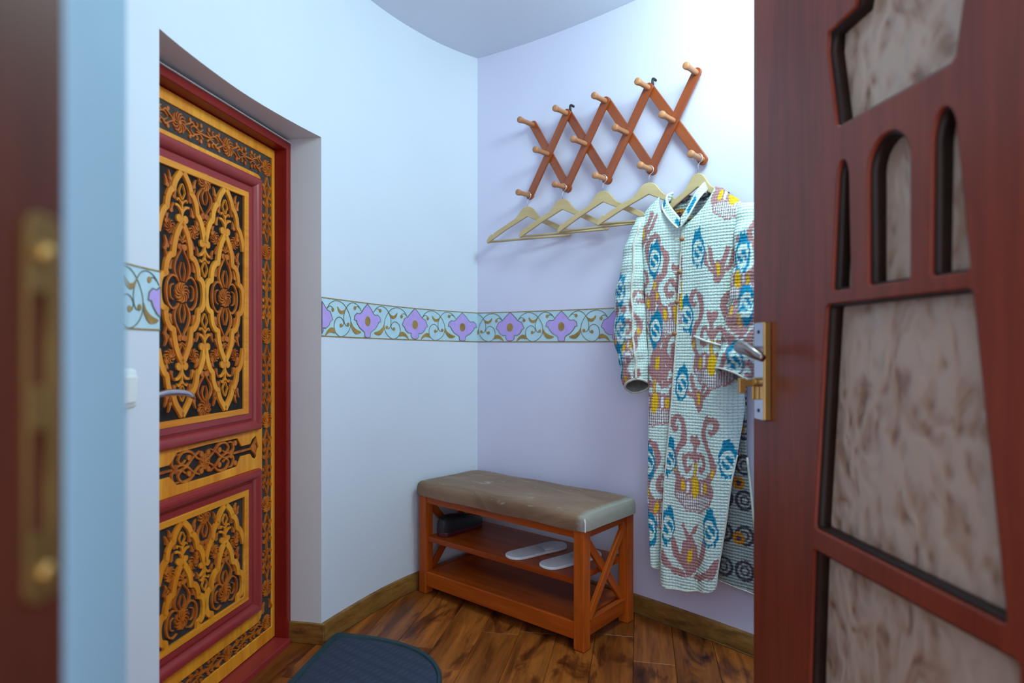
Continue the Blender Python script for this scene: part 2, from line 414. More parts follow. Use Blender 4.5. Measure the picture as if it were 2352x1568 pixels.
def fan(mb, poly, f, d):
    n = len(poly); cx0 = sum(p[0] for p in poly)/n; cz0 = .066; v = []
    for k_, dd in ((1, .0004), (1, d), (.7, d), (.4, d)):
        v += [f(cx0+(p[0]-cx0)*k_, cz0+(p[1]-cz0)*k_, dd) for p in poly]
    v.append(f(cx0, cz0, d))
    fs = [(j*n+i, j*n+(i+1) % n, (j+1)*n+(i+1) % n, (j+1)*n+i) for j in range(3) for i in range(n)]+[(3*n+i, 3*n+(i+1) % n, 4*n) for i in range(n)]
    mb.add(v, fs)
def frieze(side, wall, runs, flowers, gaps):
    base = MB()
    for a, b in runs:
        n = 30; v = []
        for s in np.linspace(a, b, n):
            q = wallpt(side, s, .0012)
            for z in (0, BH): v.append((q[0], q[1], bandz(side, s)+z))
        base.add(v, [(2*i, 2*i+1, 2*i+3, 2*i+2) for i in range(n-1)])
    root = link('painted_border', base, M['fr_base'], wall)
    for a, b in runs:
        for z in (0, BH):
            ln = MB(); pts = [(s, z) for s in np.linspace(a, b, 30)]
            ln.ribbon(pts, .0042, lambda s, zz, d: (*wallpt(side, s, .001+d), bandz(side, s)+zz), .0005, .0016)
            link('border_line', ln, M['fr_line'], root)
    def ok(side, s): return not (side == 'l' and S1-.001 < s < S2+.001) and s > 0
    for s0, shape in flowers:
        f = fmap(side, s0); poly = shape
        lim = (lambda p: S1-(s0-p[0])) if (side == 'l' and s0 < 1.3) else ((lambda p: (s0-p[0])-S2) if side == 'l' else (lambda p: 1))
        poly = clip_s(poly, lim)
        if side == 'l': poly = clip_s(poly, lambda p: (s0-p[0])-.002)
        mb = MB(); fan(mb, poly, f, .0022); fl = link('flower', mb, M['fr_flower'], root)
        mb = MB(); mb.ribbon(poly+[poly[0]], .0034, f, .0010, .0030); link('flower_outline', mb, M['fr_teal'], root)
        if (side == 'r' or ok(side, s0)):
            c = [(.0165*math.cos(q), .066+.0195*math.sin(q)) for q in np.linspace(0, 2*PI, 15)[:-1]]
            mb = MB(); mb.prism(c, f, .0010, .0034); link('flower_centre', mb, M['fr_gold'], root)
    for s0, s1, flip in gaps:                # s0 is the flower the motif starts from, growing to the right
        f0 = fmap(side, s0); L = abs(s1-s0); sc = L/.288
        f = (lambda a, b, d: f0((.288-a)*sc, b, d)) if flip else (lambda a, b, d: f0(a*sc, b, d))
        sval = lambda a: (s0-((.288-a) if flip else a)*sc) if side == 'l' else s0+((.288-a) if flip else a)*sc
        keep = lambda pts: [p for p in pts if ok(side, sval(p[0]))]
        for vn in VINES:
            p = keep([tuple(q) for q in cr(vn, 5)])
            if len(p) > 2: mb = MB(); mb.ribbon(p, .0030, f, .0006, .0020); link('vine', mb, M['fr_teal'], root)
        for lf in LEAVES:
            p = keep([tuple(q) for q in cr(lf, 3, True)])
            if len(p) > 3: mb = MB(); mb.prism(p, f, .0006, .0024); link('leaf', mb, M['fr_gold'], root)
        for bx, bz in BLOBS:
            if ok(side, sval(bx)):
                c = [(bx+.0075*math.cos(q), bz+.0075*math.sin(q)) for q in np.linspace(0, 2*PI, 9)[:-1]]
                mb = MB(); mb.prism(c, f, .0008, .0026); link('bud', mb, M['fr_gold'], root)
frieze('l', wl, [(.0, S1), (S2, 2.0)], [(.09, FA), (.377, FB), (.672, FA), (.958, FB), (1.685, FA)],
       [(.377, .09, True), (.672, .377, False), (.958, .672, True), (1.973, 1.685, True)])
frieze('r', wr, [(.0, 1.6)], [(.185, FB), (.464, FA), (.745, FB), (1.03, FA), (1.315, FB)],
       [(-.09, .185, False), (.185, .464, True), (.464, .745, False), (.745, 1.03, True), (1.03, 1.315, False)])

# ------------------------------------------------------------------ carved entrance door (door_1)
d1 = empty('door_1', (P0.x, P0.y, 0), math.atan2(NA.y, NA.x), 'orange carved wooden door with dark red frame, recessed in the left wall', 'door', kind='structure')
fr = MB(); fr.box(-.028, 0, -.05, .046, 0, 1.779); fr.box(.76, .788, -.05, .046, 0, 1.779); fr.box(0, .76, -.05, .046, 1.751, 1.779)
link('door_frame', fr, M['redframe'], d1, bevel=.004)
fb = MB(); fb.tube([(-.0305, .045, .0), (-.0305, .0455, .9), (-.030, .045, 1.781)], .0022, 6); fb.tube([(-.030, .045, 1.7815), (.4, .0455, 1.7812), (.787, .045, 1.7815)], .0022, 6)
link('filler_bead', fb, M['gap'], d1)
link('threshold', MB().box(0, .76, -.05, .062, -.002, .020), M['redpaint'], d1, bevel=.003)
link('leaf_backing', MB().box(.001, .759, -.04, -.012, .024, 1.749), M['ground'], d1)
outer_ring = plate(rrect(.002, .758, .024, 1.748), [rrect(.0185, .7415, .066, 1.716)], -.02, .0, .0015)
link('edge_board', outer_ring, M['carve_z'], d1)
cart = [(.125, .745), (.150, .712), (.125, .675), (.105, .700), (.09, .712), (.105, .725)]
cart = [(.118, .752), (.140, .742), (.152, .728), (.20, .728), (.222, .757), (.36, .760), (.50, .757), (.53, .728), (.60, .728), (.62, .742), (.642, .752),
        (.650, .726), (.660, .712), (.650, .698), (.642, .672), (.62, .682), (.60, .696), (.53, .696), (.50, .667), (.36, .664), (.222, .667), (.20, .696), (.152, .696), (.140, .682), (.118, .672), (.11, .698), (.10, .712), (.11, .726)]
cart = [tuple(p) for p in cart]
inner = plate(rrect(.0815, .6785, .116, 1.636, .03), [rrect(.103, .657, .771, 1.621, .018), rrect(.103, .657, .157, .640, .018), cart], -.02, .0, .0015)
link('stile_board', inner, M['carve_z'], d1)

# reusable carved pieces (drawn round their own origin in the xz plane)
Q0, Q1 = -.007, -.0005
def mk(name, fn):
    mb = MB(); rb = mb.ribbon
    mb.ribbon = lambda p, w, *a, **k: rb(p, np.array(w)*.74 if not np.isscalar(w) else w*.74, *a, **k)
    fn(mb); me = mb.mesh(name, False); me.materials.append(M['carve_z'] if name == 'finial' else M['orn']); return me
def f_rosette(r, n=9):
    def fn(mb):
        for k in range(n):
            a = 2*PI*k/n
            pts = [(q*math.cos(a+ph), q*math.sin(a+ph)) for q, ph in ((r*.15, 0), (r*.5, .12), (r*.82, .42), (r*.98, .80))]
            mb.ribbon(cr(pts, 2), [r*.12, r*.26, r*.36, r*.2], XZ, Q0, Q1, inset=.45)
        mb.prism([(r*.2*math.cos(q), r*.2*math.sin(q)) for q in np.linspace(0, 2*PI, 9)[:-1]], XZ, Q0, Q1+.002)
    return fn
def disc(mb, x, z, r, d=Q1): mb.prism([(x+r*math.cos(q), z+r*math.sin(q)) for q in np.linspace(0, 2*PI, 9)[:-1]], XZ, Q0, d)
def ringleaf(mb, z, a, b, w=.005):
    mb.ribbon(cr([(0, z-b), (a*.8, z-b*.35), (a, z), (a*.55, z+b*.6), (0, z+b), (-a*.55, z+b*.6), (-a, z), (-a*.8, z-b*.35)], 3, True), w, XZ, Q0, Q1, True)
def f_finial(mb):                     # upright: knobs at 0, arms, scrolls, leaf ring
    for s in (-1, 1):
        disc(mb, .013*s, 0, .0115)
        mb.ribbon(cr([(0, .006), (.004*s, .022), (.016*s, .034), (.029*s, .036)], 3), [.008, .012, .014, .011], XZ, Q0, Q1)
        mb.ribbon(cr([(0, .040), (.008*s, .050), (.017*s, .055), (.021*s, .048)], 3), [.006, .007, .007, .006], XZ, Q0, Q1)
    mb.ribbon([(0, -.012), (0, .02), (0, .05)], [.010, .009, .006], XZ, Q0, Q1)
    ringleaf(mb, .076, .0115, .022)
def f_cartouche(mb):
    mb.ribbon(cr([(.020, .040), (.038, .046), (.056, .030), (.062, 0), (.056, -.030), (.038, -.046), (.020, -.040)], 4), [.006, .010, .008, .011, .008, .010, .006], XZ, Q0, Q1)
    mb.ribbon(cr([(.034, .022), (.045, .016), (.048, 0), (.045, -.016), (.034, -.022)], 3), .005, XZ, Q0, Q1)
def f_longleaf(mb):
    mb.ribbon(cr([(.014, .030), (.030, .058), (.027, .085), (.010, .112), (0, .128)], 4), [.006, .013, .011, .008, .006], XZ, Q0, Q1)
    mb.ribbon(cr([(.004, .032), (.012, .058), (.004, .085)], 3), [.005, .008, .004], XZ, Q0, Q1)
def f_bow(mb):
    for s in (-1, 1): disc(mb, .010*s, 0, .009)
    disc(mb, 0, 0, .007, Q1+.002)
    for s in (-1, 1): mb.ribbon(cr([(0, .012), (.012*s, .020), (.019*s, .014)], 3), [.005, .008, .005], XZ, Q0, Q1)
    ringleaf(mb, .036, .010, .017, .0055)
def f_bud(mb):
    mb.ribbon(cr([(0, -.013), (.004, -.003), (.001, .006), (-.003, .014)], 3), [.004, .013, .009, .003], XZ, Q0, Q1)
    disc(mb, .007, -.010, .006)
PC = dict(rosette=mk('rosette', f_rosette(.029, 11)), small_rosette=mk('small_rosette', f_rosette(.0205, 9)), finial=mk('finial', f_finial), cartouche=mk('cartouche', f_cartouche),
          long_leaf=mk('long_leaf', f_longleaf), bow=mk('bow', f_bow), bud=mk('bud', f_bud))
def piece(kind, par, x, z, sx=1, sz=1, k=1.0): return link(kind, PC[kind], None, par, (x, 0, z), None, (sx*k, 1, sz*k))

MEDR = [[(0, .196), (.011, .182), (.025, .155), (.033, .126), (.036, .104)], [(.036, .104), (.050, .098), (.061, .082), (.066, .062), (.067, .048)], [(.067, .048), (.080, .042), (.089, .026), (.0925, 0)]]
UPR = [[(0, .346), (.012, .330), (.026, .312), (.034, .294), (.035, .286)], [(.035, .286), (.048, .276), (.057, .258), (.061, .238), (.062, .230)], [(.062, .230), (.073, .220), (.083, .200), (.090, .178), (.095, .158)]]
def arcs(segs, fn):
    out = []
    for sg in segs: q = cr([fn(*p) for p in sg], 4); out += [tuple(p) for p in (q if not out else q[1:])]
    return out
def carved_panel(name, x0, x1, z0, z1, zc, ks):
    """recessed dark ground, raised ogee lattice and arabesque fillings; board border"""
    g = MB().box(x0, x1, -.018, -.006, z0, z1)
    root = link(name, g, M['ground'], d1)
    lat = MB()
    b = .0215
    inside = lambda p: x0+.006 <= p[0] <= x1-.006 and z0+.006 <= p[1] <= z1-.006
    def put(pts, w):
        run = []
        for p in list(pts)+[(-9, -9)]:
            if inside(p): run.append((p[0], p[1]))
            else:
                if len(run) > 2: lat.ribbon(run, w, XZ, -.007, .0012, inset=.10)
                run = []
    cols = [.284, .478]
    for t0 in [.090]+cols+[.672]:
        for s in (-1, 1):
            for m in (1, -1):
                put(arcs(MEDR, lambda x, z: (t0+s*x, zc+m*ks*z)), .0185)
                put(arcs(UPR, lambda x, z: (t0+s*x, zc+m*ks*z)), .0185)
    link('lattice', lat, M['carve_z'], root)
    fit = lambda x, z, hx, hz: x0+b+hx*.6 < x < x1-b-hx*.6 and z0+b*.7+hz*.7 < z < z1-b*.7-hz*.7
    for t0 in cols:
        for m in (1, -1):
            def pz(dz): return zc+m*ks*dz
            if m == 1 and fit(t0, zc, .02, .02): piece('rosette', root, t0, zc, k=1)
            for s in (1, -1):
                if m == 1 and fit(t0, zc, .02, .02): piece('cartouche', root, t0, zc, s, ks)
                if fit(t0, pz(.08), .02, .03): piece('long_leaf', root, t0, zc, s, m*ks)
                for bx, bz in ((.043, .075), (.031, .118), (.038, .232), (.058, .200), (.040, .142), (.062, .125), (.026, .272)):
                    if fit(t0+s*bx, pz(bz), .008, .008): piece('bud', root, t0+s*bx, pz(bz), s, m*ks, .95)
                if fit(t0+s*.049, pz(.178), .015, .015): piece('small_rosette', root, t0+s*.049, pz(.178), s, m)
            if fit(t0, pz(.145), .01, .02): piece('bow', root, t0, pz(.128), 1, m*ks)
            if fit(t0, pz(.27), .01, .02): piece('finial', root, t0, pz(.207), 1, m*ks)
    for t1 in (.186+.001, .381, .574-.001):
        for m in (1, -1):
            def pz(dz): return zc+m*ks*dz
            edge = 1 if t1 < .2 else (-1 if t1 > .5 else 0)
            if edge == 0:
                if fit(t1, pz(.08), .01, .02): piece('finial', root, t1, pz(.152), 1, -m*ks)
                if fit(t1, pz(.20), .01, .02): piece('bow', root, t1, pz(.232), 1, -m*ks)
                if fit(t1, pz(.30), .02, .02):
                    piece('rosette', root, t1, pz(.335), 1, m, .95)
                    for s in (1, -1): piece('long_leaf', root, t1, pz(.335), s, -m*.8)
            for s in ((1, -1) if edge == 0 else (edge,)):
                for bx, bz in ((.045, .290), (.030, .250), (.026, .215), (.042, .318)):
                    if fit(t1+s*bx, pz(bz), .006, .008): piece('bud', root, t1+s*bx, pz(bz), s, m*ks, .95)
                if edge:
                    for bz in (.06, .10, .135, .30):
                        if fit(t1+s*.026, pz(bz), .0, .01): piece('bud', root, t1+s*.029, pz(bz), s, m*ks, 1.1)
    brd = plate(rrect(x0-.002, x1+.002, z0-.002, z1+.002), [rrect(x0+b, x1-b, z0+b*.75, z1-b*.75)], -.014, .0022, .0012)
    link('panel_border', brd, M['carve_x'], root)
    return root
def molding(x0, x1, z0, z1, zname):
    """dark red bolection frame round a panel: rounded outer bead, groove, flat inner face"""
    prof = [(0, 0), (.002, .010), (.008, .017), (.016, .018), (.026, .013), (.033, .004), (.036, -.004), (.040, -.004), (.042, .002), (.062, -.002), (.064, -.014)]
    mb = MB(); v = []
    for d, y in prof:
        v += [(x0+d, y, z0+d), (x1-d, y, z0+d), (x1-d, y, z1-d), (x0+d, y, z1-d)]
    f = [(4*i+k, 4*i+(k+1) % 4, 4*i+4+(k+1) % 4, 4*i+4+k) for i in range(len(prof)-1) for k in range(4)]
    mb.add(v, f)
    return link(zname, mb, M['redpaint'], d1, smooth='auto')
molding(.103, .657, .771, 1.621, 'panel_moulding'); molding(.103, .657, .157, .640, 'panel_moulding')
carved_panel('carved_panel', .165, .595, .833, 1.559, 1.203, 1.0)
carved_panel('carved_panel', .165, .595, .219, .578, .287, .80)
# border strips: rosettes with pointed leaves between
def f_strip(mb):
    for s in (-1, 1):
        for m in (1, -1):
            mb.ribbon(cr([(0, m*.115), (.012*s, m*.086), (.020*s, m*.070), (.010*s, m*.052), (.020*s, m*.040), (.024*s, m*.050)], 3), [.005, .008, .010, .007, .009, .006], XZ, Q0, Q1)
            mb.ribbon(cr([(.002*s, m*.080), (.012*s, m*.060), (.004*s, m*.030), (.014*s, m*.012)], 3), [.004, .007, .006, .008], XZ, Q0, Q1)
            disc(mb, .024*s, m*.082, .006); disc(mb, .023*s, m*.022, .0065)
    mb.ribbon([(0, -.05), (0, 0), (0, .05)], [.004, .011, .004], XZ, Q0, Q1)
PC['leaf_spray'] = mk('leaf_spray', f_strip)
strip = link('carved_border', MB().box(.015, .745, -.018, -.006, .06, 1.72), M['ground'], d1)
zr = [1.672-.292*i for i in range(6)]
for x in (.050, .710):
    for i, z in enumerate(zr):
        piece('rosette', strip, x, z if z > .11 else .10, k=.98)
        if i < 5:
            o = piece('leaf_spray', strip, x, z-.146, 1, 1); 
for x in (.050, .710):
    piece('rosette', strip, x, .094, k=.85)
    for s in (1, -1): piece('bud', strip, x+.018*s, .152, s, 1, 1.2)
xs = [.050+.22*i for i in range(4)]
for zrow in (1.676, .0915):
    kx = 1.0 if zrow > 1 else .78
    for x in xs[1:3]: piece('rosette', strip, x, zrow, k=kx)
    for x in [q+.11 for q in xs[:3]]:
        o = link('leaf_spray', PC['leaf_spray'], None, strip, (x, 0, zrow), (0, PI/2, 0), (kx, 1, .80))
# scrolls in the middle rail cartouche
rail = link('middle_carving', MB().box(.095, .665, -.018, -.006, .655, .770), M['ground'], d1)
def f_scroll(mb):
    for m in (1, -1):
        mb.ribbon(cr([(.0, 0), (.030, m*.014), (.055, m*.034), (.085, m*.036), (.100, m*.020), (.088, m*.008), (.074, m*.016)], 4), [.006, .009, .011, .010, .009, .008, .006], XZ, Q0, Q1)
        mb.ribbon(cr([(.020, m*.030), (.045, m*.018), (.070, m*.000), (.098, -m*.006), (.122, m*.012), (.115, m*.032), (.098, m*.034)], 4), [.005, .009, .009, .009, .010, .008, .005], XZ, Q0, Q1)
        for q in ((.014, .022), (.060, .020), (.110, .004), (.130, .028)): disc(mb, q[0], m*q[1], .0075)
    mb.ribbon([(.12, 0), (.16, 0), (.21, 0)], [.008, .010, .008], XZ, Q0, Q1)
    for m in (1, -1): mb.ribbon(cr([(.205, 0), (.225, m*.014), (.232, m*.026)], 3), [.006, .012, .005], XZ, Q0, Q1)
    disc(mb, .222, 0, .011)
PC['scroll'] = mk('scroll', f_scroll)
for s in (1, -1): piece('scroll', rail, .38, .712, s, 1, 1.14)
piece('rosette', rail, .38, .712, k=.8)
# lever handle of the carved door
hd = link('door_handle', MB().lathe([(.020, .0), (.022, .004), (.020, .010), (.009, .012), (.009, .045)], 'y', 14, (.70, 0, .92)), M['steel'], d1, smooth='auto')
lv = MB(); lv.tube(cr([(.70, .045, .92), (.66, .052, .926), (.60, .056, .932), (.54, .056, .926), (.505, .050, .915)], 5), [.008, .008, .009, .009, .007], 10)
link('lever', lv, M['steel'], hd, smooth=True)

# ------------------------------------------------------------------ panelled inner door on the right (door_2)
D = Vector((.1025, -.9947)).normalized()
d2 = empty('door_2', (.577, 1.5, 0), math.atan2(D.y, D.x), 'open dark mahogany door with frosted shaped glass panes at the right', 'door', kind='structure')
CXD = .46
def sym(p): return [(2*CXD-x, z) for x, z in reversed(p)]
up_l = [(.332, 1.463), (.321, 1.470), (.294, 1.618), (.297, 1.655), (.376, 1.66), (.388, 1.70), (.388, 1.85)]
upper = up_l+sym(up_l)
def slot(cx_b, w_b, cx_t, w_t, zb, zs, zt):
    L = [(cx_b-w_b/2+.006, zb), (cx_b-w_b/2, zb+.006), (cx_t-w_t/2, zs)]
    R = [(cx_t+w_t/2, zs), (cx_b+w_b/2, zb+.006), (cx_b+w_b/2-.006, zb)]
    A = [(cx_t-w_t/2*math.cos(q), zs+(zt-zs)*math.sin(q)) for q in np.linspace(0, PI, 11)[1:-1]]
    return L+A+R
sl = [slot(.336, .056, .341, .034, 1.157, 1.355, 1.396), slot(.460, .100, .460, .100, 1.157, 1.352, 1.408), slot(.584, .056, .579, .034, 1.157, 1.355, 1.400)]
sl[2] = slot(.588, .072, .579, .046, 1.157, 1.355, 1.404); sl[0] = slot(.336, .056, .341, .034, 1.157, 1.355, 1.396)
def rnd(poly, r=.008):
    out = []
    n = len(poly)
    for i in range(n):
        a, b, c = Vector(poly[i-1]), Vector(poly[i]), Vector(poly[(i+1) % n])
        p = b+(a-b).normalized()*min(r, (a-b).length*.4); q = b+(c-b).normalized()*min(r, (c-b).length*.4)
        out += [tuple(p), tuple(p.lerp(b, .5).lerp(b.lerp(q, .5), .5)), tuple(q)]
    return out
mid = rnd([(.251, .690), (.683, .686), (.628, 1.132), (.292, 1.132)])
low = rnd([(.225, .22), (.720, .22), (.700, .647), (.248, .647)])
leaf = plate(rrect(0, .92, .008, 2.0), [upper, *sl, mid, low], 0, .044, .0035)
link('leaf', leaf, M['mahogany_z'], d2)
M['bead'] = plain('dark_glazing_bead', (.018, .007, .004, 1), .45, .3, spec=.3)
def inset(poly, w):
    P = [Vector(p) for p in poly]; n = len(P); out = []
    ar = sum(P[i].x*P[(i+1) % n].y-P[(i+1) % n].x*P[i].y for i in range(n)); sg = 1 if ar > 0 else -1
    for i in range(n):
        a, b = (P[i]-P[i-1]), (P[(i+1) % n]-P[i])
        na, nb = Vector((-a.y, a.x)).normalized()*sg, Vector((-b.y, b.x)).normalized()*sg
        m = na+nb; m = m*(1/max(.5, 1+na.dot(nb))); out.append(tuple(P[i]+m*w))
    return out
for op in (upper, *sl, mid, low):
    link('glazing_bead', plate(inset(op, -.001), [inset(op, .004)], .007, .033), M['bead'], d2)
k = N('obscured_glass'); v = k.coords((1, 1, .62))
wv = k.n('ShaderNodeTexVoronoi', {'Vector': k.n('ShaderNodeVectorMath', {0: v, 1: k.n('ShaderNodeTexNoise', {'Vector': v, 'Scale': 7.0}).outputs[1]}, operation='ADD').outputs[0], 'Scale': 9.0}, feature='SMOOTH_F1')
nz = k.noise(v, 15, 2, .5, 1.6)
hh = k.n('ShaderNodeMath', {0: wv.outputs[0], 1: nz}, operation='ADD').outputs[0]
bmp = k.bump(hh, .5, .012)
df = k.n('ShaderNodeBsdfDiffuse', {'Normal': bmp}); tr = k.n('ShaderNodeBsdfTranslucent', {'Normal': bmp}); gl = k.n('ShaderNodeBsdfGlossy', {'Normal': bmp, 'Roughness': .22, 'Color': (.9, .9, .9, 1)})
cl = k.ramp(hh, [(.45, (.38, .22, .15, 1)), (.75, (.58, .39, .29, 1)), (1.0, (.70, .54, .43, 1))])
k.l(cl, df.inputs[0]); k.l(cl, tr.inputs[0])
m1 = k.n('ShaderNodeMixShader', {0: .5}); k.l(df.outputs[0], m1.inputs[1]); k.l(tr.outputs[0], m1.inputs[2])
fz = k.n('ShaderNodeFresnel', {'IOR': 1.4, 'Normal': bmp}); m2 = k.n('ShaderNodeMixShader', {0: fz.outputs[0]}); k.l(m1.outputs[0], m2.inputs[1]); k.l(gl.outputs[0], m2.inputs[2])
k.l(m2.outputs[0], k.out.inputs['Surface']); M['glass'] = k.m
for x0, x1, z0, z1 in ((.28, .64, 1.455, 1.86), (.30, .373, 1.15, 1.43), (.402, .518, 1.15, 1.43), (.548, .635, 1.15, 1.43), (.235, .70, .675, 1.14), (.215, .73, .21, .66)):
    link('glass_pane', MB().box(x0, x1, .033, .038, z0, z1), M['glass'], d2)
# lever handle with long plate
bp = MB(); bp.prism(rrect(.038, .084, .883, 1.107, .003, 2), XZ, .0, -.016, 0)
hp = link('handle_plate', bp, M['brass'], d2, bevel=.002)
link('plate_face', MB().box(.0395, .080, -.0175, -.0155, .885, 1.105), M['steel'], hp)
for z in (.905, 1.085):
    link('screw', MB().lathe([(.0045, -.0175), (.004, -.0190), (.001, -.0192)], 'y', 8, (.060, 0, z)), M['black'], hp)
lv = MB(); lv.tube(cr([(.061, -.015, 1.042), (.061, -.040, 1.043), (.062, -.058, 1.046), (.075, -.068, 1.050), (.105, -.070, 1.046), (.135, -.066, 1.036), (.158, -.058, 1.026)], 5), [.011, .011, .013, .015, .014, .012, .008], 12)
link('lever', lv, M['bronze'], hp, smooth=True)
ky = MB(); ky.lathe([(.011, -.014), (.011, -.030), (.009, -.032)], 'y', 14, (.061, 0, .970)); ky.box(.057, .065, -.062, -.030, .960, .976); ky.box(.056, .066, -.066, -.050, .945, .979); ky.box(.058, .064, -.034, -.018, .930, .965)
link('thumb_turn', ky, M['brass'], hp, bevel=.003)

# ------------------------------------------------------------------ near left jamb with strike plate
jb = MB().box(-.48, -.243, .12, .342, 0, CEIL)
jm = tag(link('trim_1', jb, M['darkwood'], bevel=.003), 'dark wooden door jamb with brass strike plate at the left edge', 'door jamb', kind='structure')
sp = plate(rrect(.3105, .3345, .92, 1.118, .008), [rrect(.3130, .3245, 1.030, 1.078), rrect(.3130, .3245, .955, 1.008)], -.001, .003, .0006)
c = np.empty(len(sp.vertices)*3); sp.vertices.foreach_get('co', c); c = c.reshape(-1, 3); c = np.stack([-.243+c[:, 1], c[:, 0], c[:, 2]], 1); sp.vertices.foreach_set('co', c.ravel()); sp.update()
M['aged_brass'] = plain('aged_brass', (.20, .125, .04, 1), .42, .2, metal=.7)
st = link('strike_plate', sp, M['aged_brass'], jm)
for z in (1.098, .935): link('screw', MB().lathe([(.005, .0), (.0045, .0035), (.001, .0045)], 'x', 10, (-.2405, .321, z)), M['brass'], st, smooth=True)
# ------------------------------------------------------------------ light switch on the left wall behind the pier
q = Vector(wallpt('l', 1.896)); q2 = Vector(wallpt('l', 1.866)); td = (q2-q).normalized()
sw = empty('light_switch', (q.x, q.y, .963), math.atan2(td.y, td.x), 'small white wall switch beside the blue pier, left of the carved door', 'switch')
sb = MB().box(-.042, .042, -.024, 0, -.042, .042); 
link('back_plate', sb, M['white_plastic'], sw, bevel=.010, seg=4)
link('rocker', MB().box(-.024, .024, -.031, -.020, -.028, .030), M['white_plastic'], sw, (0, 0, 0), (.06, 0, 0), bevel=.004)

# ------------------------------------------------------------------ expanding peg rack
RD = Vector((.74184, -.67058)); RO = Vector((.0700, 2.8218)); RR = math.atan2(RD.y, RD.x)
rack = empty('peg_rack', (RO.x, RO.y, 0), RR, 'reddish wooden accordion peg rack on the lilac wall above the hangers', 'coat rack')
SP, ZT, ZM, ZB = .1985, 2.042, 1.890, 1.727
def tx(i): return .032+SP*i*.985
def bx(i): return .022+SP*i*1.02
def slat_mesh(L, w=.037, t=.010):
    r = w/2; o = [(-L/2-r*.15+r*.9*math.cos(q), r*math.sin(q)) for q in np.linspace(PI/2, 3*PI/2, 9)]+[(L/2+r*.15+r*.9*math.cos(q), r*math.sin(q)) for q in np.linspace(-PI/2, PI/2, 9)]
    mb = MB(); mb.prism(o, XZ, -t/2, t/2); return mb
for i in range(4):
    for (xa, za, xb, zb, y) in ((bx(i), ZB, tx(i+1), ZT, -.008), (tx(i), ZT, bx(i+1), ZB, .004)):
        L = math.hypot(xb-xa, zb-za); ang = math.atan2(zb-za, xb-xa)
        link('slat', slat_mesh(L), M['slat'], rack, ((xa+xb)/2, y, (za+zb)/2), (0, -ang, 0), bevel=.0025)
peg = MB().lathe([(.0105, .010), (.0105, -.030), (.0098, -.050), (.0110, -.072), (.0135, -.084), (.0135, -.092), (.011, -.095)], 'y', 16).mesh('peg', True); peg.materials.append(M['peg'])
if hasattr(peg, 'set_sharp_from_angle'): peg.set_sharp_from_angle(angle=.9)
for i in range(5): link('peg', peg, None, rack, (tx(i), 0, ZT)); link('peg', peg, None, rack, (bx(i), 0, ZB))
for i in range(4): link('peg', peg, None, rack, ((bx(i)+tx(i+1)+tx(i)+bx(i+1))/4, -.008, ZM))
for i in (1, 3):
    hk = MB(); hk.tube(cr([(tx(i)+.014, .022, ZT+.034), (tx(i)+.014, .004, ZT+.035), (tx(i)+.014, -.003, ZT+.028), (tx(i)+.014, -.003, ZT+.010)], 4), .0052, 8)
    link('wall_hook', hk, M['black'], rack, smooth=True)

# ------------------------------------------------------------------ five wooden hangers on the bottom pegs
def hanger_body(hw=.205):
    # local origin where the hook meets the peg top; neck top at -.045
    zt, za, zb = -.048, -.093, -.192
    up = [(0, zt), (.016, zt-.003), (.030, zt-.013), (.044, zt-.031), (.060, zt-.048), (.085, zt-.061), (.130, zt-.084), (.168, zt-.104), (.172, zt-.112), (.178, zt-.107), (.194, zt-.117), (hw, zt-.134), (hw+.003, zb+.002), (hw-.004, zb-.006)]
    dn = [(hw-.016, zb+.002), (.10, -.141), (0, za)]
    half = [tuple(p) for p in cr(up[:8], 3)]+up[8:]+dn
    out = half+[(-x, z) for x, z in reversed(half[1:-1])]
    return out
hb = MB(); hb.prism(hanger_body(), XZ, -.0055, .0055); hb_me = hb.mesh('shoulder_arms'); hb_me.materials.append(M['hang'])
br = MB(); br.tube([(-.199, 0, -.191), (0, 0, -.191), (.199, 0, -.191)], .0052, 10); br_me = br.mesh('trouser_bar', True); br_me.materials.append(M['hang'])
hk = MB(); hk.tube([(0, 0, -.052), (0, 0, -.026), (.004, 0, -.018)]+[(.0165*math.cos(q), 0, .0005+.0165*math.sin(q)) for q in np.linspace(-1.15, PI+.55, 16)], .0017, 8)
hk_me = hk.mesh('hook', True); hk_me.materials.append(M['wire'])
HL = ['bare wooden hanger on the leftmost bottom peg, nearest the room corner', 'bare wooden hanger on the second bottom peg from the corner',
      'bare wooden hanger on the middle bottom peg of the rack', 'bare wooden hanger on the fourth bottom peg, just left of the robe', 'wooden hanger on the rightmost bottom peg, carrying the patterned robe']
HY = [-.026, -.034, -.034, -.023, -.034]; HYAW = [15, 13, 10, 14, 1]
h0 = None
for i in range(5):
    lp = Vector((bx(i), HY[i], ZB-.004))
    loc = (RO.x+RD.x*lp.x-RD.y*lp.y, RO.y+RD.y*lp.x+RD.x*lp.y, lp.z)
    h = empty('clothes_hanger', loc, RR+math.radians(HYAW[i]), HL[i], 'hanger', 'hangers on the peg rack')
    h.rotation_euler.y = math.radians((0, .5, -.3, 1.0, 0)[i])
    sc_h = (.84, 1, 1.10) if i == 4 else None
    link('shoulder_arms', hb_me, None, h, scale=sc_h, bevel=.003); link('trouser_bar', br_me, None, h, scale=sc_h); link('hook', hk_me, None, h)

